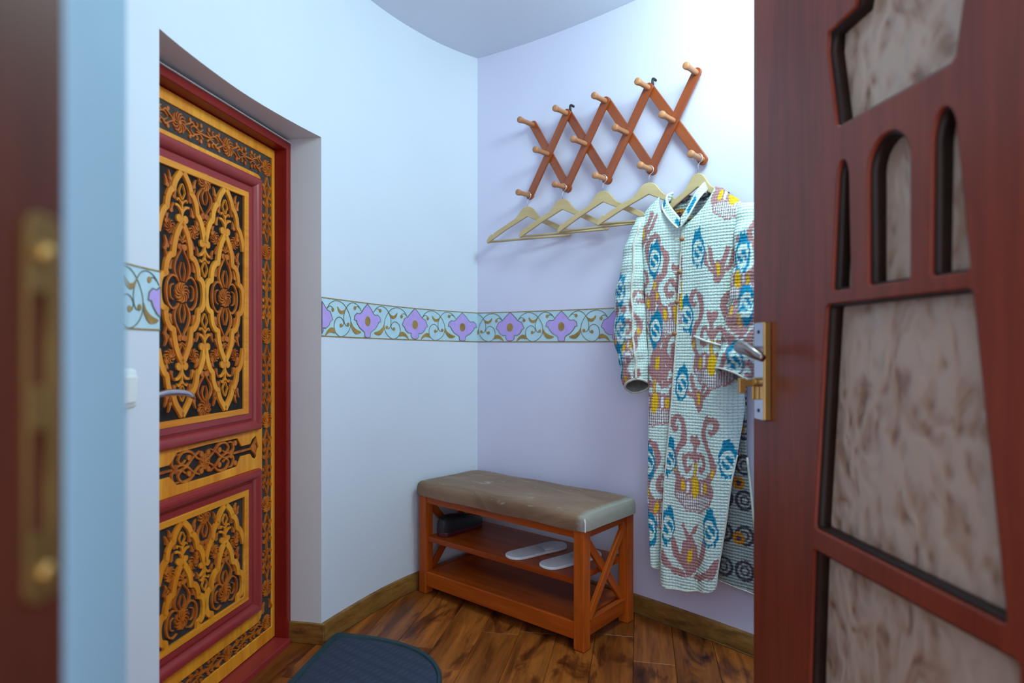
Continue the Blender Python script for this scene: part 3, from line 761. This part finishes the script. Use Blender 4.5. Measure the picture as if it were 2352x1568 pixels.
# ------------------------------------------------------------------ robe
ROBE = empty('quilted_robe', (RO.x, RO.y, 0), RR, 'long pale quilted ikat robe with blue ovals hanging on the rightmost hanger', 'robe')
C_BG = np.array((.64, .80, .75)); C_MV = np.array((.45, .235, .235)); C_TL = np.array((.010, .25, .42)); C_YL = np.array((.82, .50, .02)); C_GY = np.array((.20, .19, .22)); C_WH = np.array((.78, .80, .80))
def sdist(px, pz, poly):
    d = np.full(px.shape, 9.0)
    for (ax, az), (bx_, bz_) in zip(poly[:-1], poly[1:]):
        vx, vz = bx_-ax, bz_-az; L = vx*vx+vz*vz+1e-12
        t = np.clip(((px-ax)*vx+(pz-az)*vz)/L, 0, 1); d = np.minimum(d, np.hypot(px-ax-t*vx, pz-az-t*vz))
    return d
def hsh(i): return np.modf(np.sin(i*12.9898)*43758.5453)[0]
SCR = cr([(.058, .040), (.074, .080), (.066, .125), (.044, .160), (.036, .200), (.046, .238), (.066, .252), (.082, .238), (.080, .212), (.066, .208)], 4)
SCL = cr([(.008, .105), (.020, .124), (.034, .112), (.036, .084), (.026, .066), (.018, .078)], 4)
HRT = cr([(.0, .150), (.010, .166), (.008, .178), (.0, .172)], 3)
TUL = [cr([(.0, .262), (.020, .300), (.030, .345)], 3), cr([(.002, .255), (.040, .290), (.048, .330)], 3)]
SS = cr([(.011, .022), (.002, .029), (-.010, .020), (-.004, .004), (.006, -.006), (.009, -.019), (-.001, -.029), (-.011, -.021)], 3)
LOT = [(.0, -.05), (.040, .0), (.052, .045)], [(.02, -.06), (.066, -.04), (.084, .0)], [(0, .05), (.018, .085)]
def ikat(x, z, bowls=(), ovals=(), tulips=(), lotus=(), size=1.0):
    """printed colour at cloth coordinates (metres): ikat motifs with feathered edges"""
    zj = z+.0070*(hsh(np.floor(x/.0032))-.5); xj = x+.0025*(hsh(np.floor(z/.005)+77)-.5)
    out = np.tile(C_BG, (x.size, 1)).reshape(x.shape+(3,))
    mv = np.zeros(x.shape, bool); yl = mv.copy(); chk = mv.copy(); wh = mv.copy(); bgm = mv.copy()
    for (mx, mz, up) in bowls:
        ax = np.abs(xj-mx)/size; dz = (zj-mz)*up/size
        R = np.hypot(ax, dz*.92)
        mv |= (R < .074) & (dz < .040)
        chk |= (R < .069) & (dz < -.018)
        chk &= ~((R < .074) & (R > .069))
        wh |= (np.abs(ax-.026) < .0045) & (np.abs(dz-.010) < .020)
        yl |= ((ax/.013)**2+((dz-.004)/.038)**2 < 1) | (((ax-.042)/.007)**2+((dz-.008)/.020)**2 < 1) | ((ax < .0035) & (np.abs(dz-.066) < .022)) | (((ax-.071)/.005)**2+((dz-.070)/.015)**2 < 1)
        mv |= (sdist(ax, dz, SCR) < .0100) | (sdist(ax, dz, SCL) < .0075) | (sdist(ax, dz, HRT) < .008) | ((ax < .006) & (dz > .04) & (dz < .15))
    for (mx, mz) in tulips:
        ax = np.abs(xj-mx)/size; dz = (zj-mz)/size+.262
        mv |= ((ax/.018)**2+((dz-.262)/.040)**2 < 1) | (sdist(ax, dz, TUL[0]) < .0080) | (sdist(ax, dz, TUL[1]) < .0070)
        yl |= (ax < .005) & (np.abs(dz-.270) < .020)
    for (mx, mz) in lotus:
        ax = np.abs(xj-mx)/size/1.2; dl = (zj-mz)/size/1.2
        mv |= ((ax/.024)**2+(dl/.055)**2 < 1)
        for l_, w_ in zip(LOT, (.0095, .0095, .006)): mv |= sdist(ax, dl, l_) < w_
        yl |= (ax < .006) & (np.abs(dl) < .018)
    out[mv] = C_MV
    gx = np.modf(np.abs(x)/.0072)[0] < .45; gz = np.modf(np.abs(z)/.0095)[0] < .40
    out[chk] = C_WH*.92; out[chk & gx & ~gz] = C_MV*.9; out[chk & gx & gz] = C_GY*1.5
    out[wh] = C_WH; out[yl] = C_YL
    tl = np.zeros(x.shape, bool); s_ = tl.copy()
    zo = z+.016*(hsh(np.floor(x/.0034)+11)-.5)
    for (ox, oz) in ovals:
        dx, dz = xj-ox, zo-oz
        tl |= (dx/.0255)**2+(dz/.066)**2 < 1
        s_ |= (sdist(dx, z-oz, SS) < .0042) | (np.abs(np.hypot(dx/.0180, (z-oz)/.037)-1) < .12)
    out[tl] = C_TL; out[tl & s_] = C_BG
    return out
def lining(x, z):
    out = np.tile(np.array((.30, .36, .36)), (x.size, 1)).reshape(x.shape+(3,))
    gx = np.modf(np.abs(x)/.075+.2)[0]-.5; gz = np.modf(np.abs(z)/.12+.1)[0]-.5
    r = np.hypot(gx*.075, gz*.12)
    out[np.abs(r-.030) < .0055] = (.06, .05, .07); out[np.abs(r-.014) < .004] = (.09, .07, .09)
    g2x = np.modf(np.abs(x)/.11+.63)[0]-.5; g2z = np.modf(np.abs(z)/.19+.42)[0]-.5; r2 = np.hypot(g2x*.11, g2z*.19)
    out[r2 < .022] = (.50, .20, .02); out[r2 < .010] = (.09, .05, .08)
    return out
def cloth_mat(name):
    k = N(name); at = k.n('ShaderNodeVertexColor', layer_name='print').outputs[0]
    uv = k.n('ShaderNodeTexCoord').outputs['UV']
    nz = k.n('ShaderNodeTexNoise', {'Vector': uv, 'Scale': 9.0, 'Detail': 2.0})
    w1 = k.n('ShaderNodeTexWave', {'Vector': uv, 'Scale': 30.0, 'Distortion': 1.1, 'Detail': 1.0, 'Detail Scale': 3.0}, bands_direction='Y')
    w2 = k.n('ShaderNodeTexWave', {'Vector': uv, 'Scale': 30.0, 'Distortion': 4.0, 'Detail': 1.0, 'Detail Scale': 4.0}, bands_direction='X')
    n2 = k.noise(uv, 160, 3)
    dk = k.ramp(w1.outputs[1], [(0, (.80, .79, .82, 1)), (.22, (1, 1, 1, 1))])
    dv = k.ramp(w2.outputs[1], [(0, (.80, .80, .83, 1)), (.25, (1, 1, 1, 1))])
    k.l(k.mul(k.mul(at, dk), dv), k.p.inputs['Base Color']); k.p.inputs['Roughness'].default_value = .8; k.p.inputs['Specular IOR Level'].default_value = .2
    b = k.bump(w1.outputs[1], .42, .005); b = k.bump(w2.outputs[1], .35, .003, b); b = k.bump(n2, .3, .002, b)
    k.l(b, k.p.inputs['Normal']); return k.m
M['ikat'] = cloth_mat('quilted_ikat_cotton')
M['lining'] = plain('printed_lining', (.16, .17, .17, 1), .85, .5, 30, .3, 150)
def cloth(name, X, Y, Z, colr, parent, U=None, V=None, thick=.006, closed=False, inner='lining', flip=False):
    n, m = X.shape
    vs = np.stack([X, Y, Z], -1).reshape(-1, 3)
    idx = np.arange(n*m).reshape(n, m)
    if closed: q = np.stack([idx[:-1], np.roll(idx, -1, 1)[:-1], np.roll(idx, -1, 1)[1:], idx[1:]], -1).reshape(-1, 4)
    else: q = np.stack([idx[:-1, :-1], idx[:-1, 1:], idx[1:, 1:], idx[1:, :-1]], -1).reshape(-1, 4)
    if flip: q = q[:, ::-1]
    me = bpy.data.meshes.new(name); me.from_pydata(vs.tolist(), [], q.tolist())
    at = me.color_attributes.new('print', 'FLOAT_COLOR', 'POINT'); c = np.ones((n*m, 4), np.float32); c[:, :3] = colr.reshape(-1, 3); at.data.foreach_set('color', c.ravel())
    uvl = me.uv_layers.new(name='UV'); U = X if U is None else U; V = Z if V is None else V
    li = np.empty(len(me.loops), np.int32); me.loops.foreach_get('vertex_index', li)
    uv = np.stack([U.reshape(-1), V.reshape(-1)], 1)[li]; uvl.data.foreach_set('uv', uv.astype(np.float32).ravel())
    me.polygons.foreach_set('use_smooth', [True]*len(me.polygons)); me.update()
    me.materials.append(M['ikat']); me.materials.append(M[inner] if inner != 'ikat' else M['ikat'])
    o = bpy.data.objects.new(name, me); COL.objects.link(o); o.parent = parent
    s = o.modifiers.new('thickness', 'SOLIDIFY'); s.thickness = thick; s.offset = 0; s.material_offset = 1; s.material_offset_rim = 0
    return o
def col_interp(h, pts): p = np.array(sorted(pts)); return np.interp(h, p[:, 0], p[:, 1])
def front_panel(name, xl, xr, top, bot, yf, n_u, n_v, **kw):
    u = np.linspace(0, 1, n_u)[None, :]; v = np.linspace(0, 1, n_v)[:, None]
    zt = np.interp(u, [p[0] for p in top], [p[1] for p in top]); zb = np.interp(u, [p[0] for p in bot], [p[1] for p in bot])
    Zr = zt+(zb-zt)*v
    # side curves by true height
    X = col_interp(Zr, xl)*(1-u)+col_interp(Zr, xr)*u
    Y = yf(X, Zr, u+0*v)
    return X, Y, Zr, u+0*v, v+0*u
# right (wearer's left) front panel, on top
xl = [(1.60, .872), (1.475, .797), (1.30, .787), (1.108, .777), (.888, .760), (.571, .734), (.30, .724), (.20, .722)]
xr = [(1.60, .96), (1.51, 1.030), (1.40, 1.018), (1.25, 1.000), (.97, .994), (.856, .999), (.68, .985), (.45, .955), (.30, .931), (.20, .920)]
def yR(X, Z, u):
    fall = np.clip((1.5-Z)/1.2, 0, 1)
    y = -.082-.018*np.sin(PI*np.clip(u, 0, 1))-.016*fall*np.sin(u*7.5+.6+Z*1.2)-.006*np.sin(u*15+Z*5)*fall
    y += .060*np.clip((u-.80)/.20, 0, 1)**2*(Z > -1)*np.clip((Z-.60)/.25, 0, 1)
    y += .040*np.clip((Z-1.46)/.14, 0, 1)**1.6
    y += .010*np.exp(-((Z-1.05)/.16)**2)*np.sin(u*9)
    return y
top = [(0, 1.476), (.10, 1.496), (.26, 1.545), (.38, 1.602), (.45, 1.604), (.70, 1.594), (.90, 1.552), (1, 1.508)]
bot = [(0, .200), (.08, .188), (.5, .192), (.9, .214), (1, .226)]
X, Y, Z, U, V = front_panel('r', xl, xr, top, bot, yR, 100, 470)
ovR = [(.745, .655), (.742, .405), (.905, .415), (.955, .665), (.800, .905), (.815, 1.150), (.862, 1.385), (.795, .925-.26+.26), (.992, .87), (.985, 1.35)]
ovR = [(.753, .650), (.748, .405), (.908, .420), (.962, .660), (.798, .915), (.815, 1.155), (.862, 1.380)]
pr = ikat(X, Z, bowls=[(.846, .550, 1), (.915, .985, 1), (.975, 1.555, 1)], tulips=[(.862, .862), (.935, 1.300)], lotus=[(.826, .315)], ovals=ovR)
pr2 = ikat(X, Z, bowls=[(.800, 1.20, 1)], size=.9)
pr = np.where((X < .800)[..., None] & (Z > .98)[..., None], pr2, pr)
R_ = cloth('front_panel', X, Y, Z, pr, ROBE, flip=True)
def edge_tube(name, parent, pts, r=.0042):
    mb = MB(); mb.tube([tuple(p) for p in pts], r, 6); return link(name, mb, M['piping'], parent, smooth=True)
def row(A, i, st=6): return list(zip(A[0][i, ::st], A[1][i, ::st], A[2][i, ::st]))
def colm(A, j, st=6): return list(zip(A[0][::st, j], A[1][::st, j], A[2][::st, j]))
A = (X, Y, Z)
edge_tube('piping', R_, colm(A, 0)+row(A, -1)[1:]); edge_tube('piping', R_, [p for p in colm(A, -1) if p[2] < .70])
RP = A
# left front panel, tucked under
xl = [(1.60, .66), (1.552, .612), (1.438, .612), (1.078, .640), (.916, .650), (.575, .649), (.479, .651), (.24, .672)]
xr = [(1.60, .715), (1.475, .792), (1.30, .777), (1.18, .776), (1.108, .779), (.90, .770), (.571, .742), (.30, .715), (.24, .708)]
def yL(X, Z, u):
    fall = np.clip((1.5-Z)/1.2, 0, 1)
    y = -.072-.020*np.sin(PI*np.clip(u, 0, 1))-.012*fall*np.sin(u*6.0+1.1)+.055*np.clip((.18-u)/.18, 0, 1)**2
    y += .030*fall*np.clip((u-.55)/.45, 0, 1)
    y += .040*np.clip((Z-1.46)/.14, 0, 1)**1.6
    return y
top = [(0, 1.553), (.30, 1.592), (.48, 1.606), (.56, 1.592), (.70, 1.545), (.86, 1.500), (1, 1.476)]
bot = [(0, .262), (.3, .245), (.7, .236), (1, .240)]
X, Y, Z, U, V = front_panel('l', xl, xr, top, bot, yL, 90, 450)
ovL = [(.662, .650), (.664, .415), (.690, 1.365), (.694, 1.115), (.700, .44)]
ovL = [(.664, .625), (.668, .380), (.690, 1.365), (.694, 1.110)]
pl_ = ikat(X, Z, bowls=[(.690, .840, 1), (.770, 1.16, 1), (.622, 1.20, 1), (.735, .45, 1)], tulips=[(.690, 1.085), (.640, 1.46)], lotus=[(.700, .985)], ovals=ovL)
L_ = cloth('front_panel', X, Y, Z, pl_, ROBE, flip=True); A = (X, Y, Z)
edge_tube('piping', L_, colm(A, -1)); edge_tube('piping', L_, row(A, -1)); edge_tube('piping', L_, [p for p in colm(A, 0) if p[2] < .66])
# back panel: printed lining faces the viewer
n_u, n_v = 90, 300
u = np.linspace(0, 1, n_u)[None, :]; v = np.linspace(0, 1, n_v)[:, None]
zt = np.interp(u, [0, .22, .40, .5, .6, .78, 1], [1.515, 1.588, 1.600, 1.592, 1.600, 1.588, 1.505]); zb = np.interp(u, [0, .5, 1], [.235, .235, .215])
Z = zt+(zb-zt)*v; X = col_interp(Z, [(1.6, .63), (1.3, .64), (.9, .66), (.25, .69)])*(1-u)+col_interp(Z, [(1.6, 1.03), (1.3, 1.005), (.9, 1.004), (.70, 1.003), (.45, 1.030), (.2, 1.062)])*u
Y = -.018-.006*np.sin(u*9+1)*np.clip(v*1.2, 0, 1)+.0*Z-.012*np.clip((u-.85)/.15, 0, 1)-.012*np.clip((.25-u)/.25, 0, 1)-.010*np.clip((Z-1.5)/.1, 0, 1)
B_ = cloth('back_panel', X, Y, Z, lining(X, Z), ROBE, inner='ikat', flip=True); A = (X, Y, Z)
edge_tube('piping', B_, [p for p in colm(A, -1) if p[2] < .70]); edge_tube('piping', B_, row(A, -1))
# sleeves
def sleeve(name, path, cuff_slope, ovals, cx, motif0, front_lift=.0):
    """path rows: z, x_outer(left), x_inner(right), y centre, half depth"""
    P = cr(path, 14); n = len(P); m = 84
    th = np.linspace(0, 2*PI, m, endpoint=False)[None, :]
    zc, a, b, yc, hd = [P[:, i][:, None] for i in range(5)]
    xc, hw = (a+b)/2, (b-a)/2
    ct, st = np.cos(th), np.sin(th)
    sq = lambda q: np.sign(q)*np.abs(q)**.8
    X = xc+hw*sq(ct); Y = yc-hd*sq(st)
    f = np.linspace(0, 1, n)[:, None]
    Z = zc+cuff_slope*(X-xc)*f**1.5+front_lift*np.clip(st, -1, 1)*f**4+0*th
    Y = Y+.004*np.sin(zc*45+th*2)*f+.003*np.sin(zc*90+th)
    X = X+.004*np.sin(zc*38+1.0)*(1-.5*f)
    c = ikat(X-cx, Z, bowls=[(-.01, motif0, 1), (.0, motif0-.36, 1)], tulips=[(-.03, motif0-.10)], lotus=[(.0, motif0-.13)], ovals=ovals, size=.8)
    sv = cloth(name, X, Y, Z, c, ROBE, U=(th*.045+0*Z), V=Z+0*th, closed=True)
    edge_tube('piping', sv, list(zip(X[-1], Y[-1], Z[-1]))+[(X[-1][0], Y[-1][0], Z[-1][0])], .0045)
    return sv, X, Y, Z
LSV = sleeve('sleeve', [(1.535, .600, .640, -.056, .023), (1.45, .570, .632, -.066, .034), (1.31, .533, .634, -.066, .045), (1.20, .520, .640, -.070, .046), (1.08, .522, .650, -.074, .046), (1.00, .542, .655, -.078, .044), (.94, .557, .657, -.080, .042), (.905, .566, .655, -.080, .042)],
             .36, [(-.03, 1.26), (-.022, 1.105), (-.035, .985)], .585, 1.05, .022)
edge_tube('piping', LSV[0], [(LSV[1][i, 15], LSV[2][i, 15]-.004, LSV[3][i, 15]) for i in range(4, LSV[1].shape[0], 3)], .0045)
RSV = sleeve('sleeve', [(1.525, .985, 1.045, -.050, .036), (1.43, .992, 1.075, -.072, .046), (1.31, .990, 1.090, -.085, .050), (1.22, .985, 1.096, -.095, .050), (1.10, .968, 1.085, -.105, .050), (1.02, .952, 1.065, -.110, .048), (.955, .940, 1.045, -.112, .045)],
             -.30, [(0.0, 1.345), (.02, 1.185), (-.015, 1.000)], 1.03, 1.26, .02)
# stand collar
def collar(pts, name='collar'):
    P = cr(pts, 10); n = len(P); m = 9
    q = np.linspace(0, 1, m)[None, :]
    c = np.array([.795, 0])
    d = np.stack([c[0]-P[:, 0], -.02-P[:, 1]*.4], 1); d /= np.maximum(np.linalg.norm(d, axis=1), 1e-6)[:, None]
    X = P[:, 0][:, None]+d[:, 0][:, None]*.010*q; Y = P[:, 1][:, None]-.004+.008*q+0*P[:, 0][:, None]; Z = P[:, 2][:, None]+.030*q
    pr = np.tile(C_BG*.95, (n*m, 1)).reshape(n, m, 3); s = np.arange(n)[:, None]+0*q
    band = (np.modf(s/26.0)[0] > .35) & (np.modf(s/26.0)[0] < .75) & (q > .2) & (q < .85); pr[band] = C_TL
    o = cloth(name, X, Y, Z, pr, ROBE, thick=.008, inner='ikat')
    edge_tube('piping', o, list(zip(X[:, -1], Y[:, -1], Z[:, -1]))); edge_tube('piping', o, list(zip(X[:, 0], Y[:, 0]-.004, Z[:, 0])), .0035)
collar([(.715, -.020, 1.592), (.705, -.045, 1.578), (.722, -.075, 1.545), (.755, -.092, 1.505), (.790, -.098, 1.470)])
collar([(.801, -.100, 1.472), (.828, -.094, 1.508), (.852, -.076, 1.560), (.868, -.048, 1.596), (.866, -.022, 1.602)])
nb = MB().lathe([(.003, -.006), (.0085, -.003), (.0095, 0), (.0085, .003), (.003, .006)], 'y', 10).mesh('knot_button', True); nb.materials.append(M['button'])
for z, x in ((1.430, .806), (1.315, .797), (1.210, .787), (1.098, .777)):
    kb = link('knot_button', nb, None, ROBE, (x, -.106, z)); lp = MB(); lp.tube([(-.030, .008, .002), (-.012, .002, .001), (0, 0, 0)], .003, 6); link('button_loop', lp, M['piping'], kb)
def on_panel(A, xa, xb, za, zb):
    pts = []
    for t in np.linspace(0, 1, 12):
        x, z = xa+(xb-xa)*t, za+(zb-za)*t; i = np.argmin((A[0]-x)**2+(A[2]-z)**2); pts.append((x, A[1].flat[i]-.005, z))
    return pts
edge_tube('pocket_welt', R_, on_panel(RP, .845, .955, 1.088, 1.052), .0045)
edge_tube('pocket_welt', L_, on_panel((X, Y, Z) if False else RP, .66, .72, 1.060, 1.068), .0040) if False else None

# ------------------------------------------------------------------ shoe bench
BR = math.atan2(-.645, .764)
bench = empty('shoe_bench', (.0337, 2.553, 0), BR, 'cherry wood shoe bench with brown padded seat in the room corner', 'bench')
hx, hy = .4235, .1725; lw = .044
for sx in (-1, 1):
    for sy in (-1, 1):
        x0 = sx*hx if sx < 0 else hx-lw; y0 = -hy if sy < 0 else hy-lw
        link('leg', MB().box(x0, x0+lw, y0, y0+lw, 0, .418), M['bench_z'], bench, bevel=.005, seg=3)
ix, iy = hx-lw, hy-lw
for y0 in (-hy+.006, hy-.028): link('top_rail', MB().box(-ix, ix, y0, y0+.022, .386, .418), M['bench_x'], bench, bevel=.002)
for sx in (-1, 1):
    xc = sx*(hx-lw/2)
    link('side_rail', MB().box(xc-.011, xc+.011, -iy, iy, .384, .418), M['bench_y'], bench, bevel=.002)
    link('side_rail', MB().box(xc-.011, xc+.011, -iy, iy, .040, .094), M['bench_y'], bench, bevel=.002)
    z0, z1 = .094, .384; L = math.hypot(2*iy, z1-z0)-.012; an = math.atan2(z1-z0, 2*iy)
    for k_, sg in enumerate((1, -1)):
        link('cross_brace', MB().box(-L/2, L/2, -.007, .007, -.015, .015), M['bench_x'], bench, (xc+(.0075 if sg > 0 else -.0075), 0, (z0+z1)/2), (0, -an*sg, PI/2), bevel=.002)
for zt, th in ((.245, .022), (.096, .014)):
    link('shelf', MB().box(-ix-.002, ix+.002, -hy+.010, hy-.008, zt-th, zt), M['bench_x'], bench, bevel=.002)
link('shelf_apron', MB().box(-ix, ix, -hy+.004, -hy+.022, .034, .0955), M['bench_x'], bench, bevel=.003)
k = N('worn_brown_velvet'); v = k.coords((.5, 1.2, 1)); v1 = k.coords((.35, 1.0, 1.0))
n1 = k.noise(v, 5, 5, .6, .8); n2 = k.noise(v, 60, 4, .6); n3 = k.noise(v1, 24, 4, .7, 1.0)
c_ = k.ramp(n1, [(.3, (.14, .078, .046, 1)), (.55, (.24, .142, .088, 1)), (.75, (.31, .20, .135, 1))])
wr_ = k.ramp(n3, [(.62, (0, 0, 0, 1)), (.74, (1, 1, 1, 1))])
c_ = k.mul(c_, (.40, .34, .26, 1), wr_, 'MIX')
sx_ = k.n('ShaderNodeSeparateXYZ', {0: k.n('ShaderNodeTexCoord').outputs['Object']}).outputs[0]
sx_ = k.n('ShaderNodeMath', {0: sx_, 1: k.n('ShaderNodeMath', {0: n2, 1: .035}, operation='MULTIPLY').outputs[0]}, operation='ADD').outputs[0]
end_sheen = k.ramp(sx_, [(.415, (0, 0, 0, 1)), (.437, (.85, .85, .85, 1))])           # silvery lamp sheen on the right end, painted into the colour
k.l(k.mul(c_, (.34, .34, .29, 1), end_sheen, 'MIX'), k.p.inputs['Base Color']); k.p.inputs['Roughness'].default_value = .62
k.p.inputs['Sheen Weight'].default_value = .12; k.p.inputs['Sheen Roughness'].default_value = .4; k.p.inputs['Specular IOR Level'].default_value = .15
b_ = k.bump(n2, .25, .002); k.l(k.bump(n1, .5, .02, b_), k.p.inputs['Normal'])
M['velvet'] = k.m
cu = MB(); nx, ny = 40, 18; vv = []
cx_, cy_ = hx+.014, hy+.012
def cush(a, b):
    x, y = a*cx_, b*cy_
    e = max(abs(a), abs(b))
    return x, y
prof = [(1.0, .418), (1.004, .432), (1.0, .449), (.985, .463), (.955, .471), (.90, .4745), (.75, .4775), (.45, .480), (0, .481)]
N_ = 96
for rr, z in prof[:-1]:
    for k_ in range(N_):
        q = 2*PI*k_/N_; ca, sa = math.cos(q), math.sin(q); p_ = 26
        sc_ = (abs(ca)**p_+abs(sa)**p_)**(-1/p_)
        ins = (1-rr)*.17
        a_, b_ = ca*sc_, sa*sc_
        if rr > .94: x, y = a_*(cx_-ins), b_*(cy_-ins)
        else: x, y = a_*cx_*(rr+.03), b_*cy_*(rr+.03)
        vv.append((x, y, z+.0015*math.sin(x*21+y*13)))
vv.append((0, 0, prof[-1][1])); f_ = []
for i in range(len(prof)-2):
    for k_ in range(N_): f_.append((i*N_+k_, i*N_+(k_+1) % N_, (i+1)*N_+(k_+1) % N_, (i+1)*N_+k_))
last = (len(prof)-2)*N_
f_ += [(last+k_, last+(k_+1) % N_, len(vv)-1) for k_ in range(N_)]+[tuple(reversed(range(N_)))]
cu.add(vv, f_)
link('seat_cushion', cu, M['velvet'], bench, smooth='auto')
sm = MB(); sm.tube([(hx+.0135, -hy-.0115, z) for z in (.420, .435, .450)]+[(hx+.008, -hy-.006, .463)], .0022, 6)
link('cushion_seam', sm, M['slipper'], bpy.data.objects['seat_cushion'])

# ------------------------------------------------------------------ slippers and shoe on the upper shelf
def slipper_outline(L=.285, w=.104):
    pts = [(-L/2, 0), (-L/2+.010, w*.30), (-L/2+.045, w*.45), (0, w*.455), (L*.28, w*.49), (L/2-.026, w*.40), (L/2, 0)]
    return [tuple(p) for p in cr(pts+[(x, -y) for x, y in reversed(pts[1:-1])], 3, True)]
XY = lambda a, b, d: (a, b, d)
so = MB(); so.prism(slipper_outline(), XY, 0, .011); so_me = so.mesh('sole'); so_me.materials.append(M['slipper'])
up = MB(); n_ = 13; vv = []
ol = slipper_outline(.262, .084)
for i in range(8):
    x = .01+.121*i/7; hw = np.interp(x, [0, .0733, .105, .131], [.036, .042, .033, .008])*.98
    for k_ in range(n_):
        q = PI*k_/(n_-1); vv.append((x, hw*math.cos(q), .0105+.008*math.sin(q)*(1-.35*i/7)))
up.add(vv, [(i*n_+k_, i*n_+k_+1, (i+1)*n_+k_+1, (i+1)*n_+k_) for i in range(7) for k_ in range(n_-1)]+[tuple(range(7*n_, 8*n_))])
up_me = up.mesh('upper', True); up_me.materials.append(M['slipper'])
for (x, y), ang, lb in (((.100, 2.468), 36, 'white flat slipper on the bench shelf, the left one of the pair'), ((.225, 2.365), 37, 'white flat slipper on the bench shelf, beside the front right leg')):
    s_ = empty('slipper', (x, y, .2455), math.radians(ang), lb, 'slipper', 'white slippers on the bench shelf')
    link('sole', so_me, None, s_, bevel=.004, seg=3); link('upper', up_me, None, s_)
sh = empty('leather_shoe', (-.225, 2.757, .2455), math.radians(49), 'dark shoe with dark red sole edge at the left end of the bench shelf', 'shoe')
so = MB(); so.prism([(x*.98, y*.95) for x, y in slipper_outline(.26, .090)], XY, 0, .018); link('sole', so, M['redsole'], sh, bevel=.003)
ub = MB(); vv = []; n_ = 16
prof = [(-.122, .022, .058), (-.10, .034, .070), (-.05, .038, .068), (0, .038, .060), (.05, .042, .046), (.09, .038, .034), (.118, .022, .022)]
for x, hw, hh in prof:
    for k_ in range(n_):
        q = PI*k_/(n_-1); vv.append((x, hw*np.sign(math.cos(q))*abs(math.cos(q))**.7, .016+hh*math.sin(q)**.7))
ub.add(vv, [(i*n_+k_, i*n_+k_+1, (i+1)*n_+k_+1, (i+1)*n_+k_) for i in range(len(prof)-1) for k_ in range(n_-1)]+[tuple(range(n_)), tuple(range((len(prof)-1)*n_, len(prof)*n_))])
link('upper', ub, M['blackleather'], sh, smooth='auto')

# ------------------------------------------------------------------ half-round door mat
MDv = Vector((-.154, -.988)).normalized(); mc = Vector((-.647, 2.294))+MDv*.385
mat_o = empty('door_mat', (mc.x, mc.y, 0), math.atan2(MDv.y, MDv.x), 'dark blue half round ribbed doormat with teal rim before the carved door', 'doormat')
def sup(a, b, n=2.5, K=44):
    return [(a*np.sign(math.cos(q))*abs(math.cos(q))**(2/n), b*abs(math.sin(q))**(2/n)) for q in np.linspace(0, PI, K)]
oo = sup(.385, .485); ii = [(x*.93, .022+y*.925) for x, y in oo]
mb = MB(); mb.prism(oo, XY, 0.001, .004); link('backing', mb, M['teal'], mat_o)
rim = MB(); n_ = len(oo); v = []
for z, (A1, A2) in ((.003, (0, 1)), (.009, (.12, .88))):
    pass
for t, z in ((0, .003), (.18, .010), (.80, .010), (1, .004)):
    v += [(a[0]*(1-t)+b[0]*t, a[1]*(1-t)+b[1]*t, z) for a, b in zip(oo, ii)]
rim.add(v, [(i*n_+k_, i*n_+(k_+1) % n_, (i+1)*n_+(k_+1) % n_, (i+1)*n_+k_) for i in range(3) for k_ in range(n_)])
link('rim', rim, M['teal'], mat_o, smooth='auto')
k = N('ribbed_blue_carpet'); v = k.coords()
mp = k.n('ShaderNodeMapping', {0: k.n('ShaderNodeTexCoord').outputs['Object'], 'Rotation': (0, 0, .5)}).outputs[0]
wv = k.n('ShaderNodeTexWave', {'Vector': mp, 'Scale': 14.0, 'Distortion': 1.2, 'Detail': 1.0}, bands_direction='Y')
w2 = k.n('ShaderNodeTexWave', {'Vector': mp, 'Scale': 7.0, 'Distortion': .8}, bands_direction='X')
hh = k.n('ShaderNodeMath', {0: wv.outputs[1], 1: w2.outputs[1]}, operation='MULTIPLY').outputs[0]
fz = k.noise(v, 500, 2)
k.l(k.ramp(hh, [(.0, (.026, .036, .070, 1)), (.5, (.036, .048, .092, 1))]), k.p.inputs['Base Color']); k.p.inputs['Roughness'].default_value = .9
k.l(k.bump(hh, .35, .003, k.bump(fz, .3, .001)), k.p.inputs['Normal']); M['carpet'] = k.m
mb = MB(); mb.prism([(x*.985, .006+y*.985) for x, y in ii], XY, .003, .0065); link('carpet_face', mb, M['carpet'], mat_o)
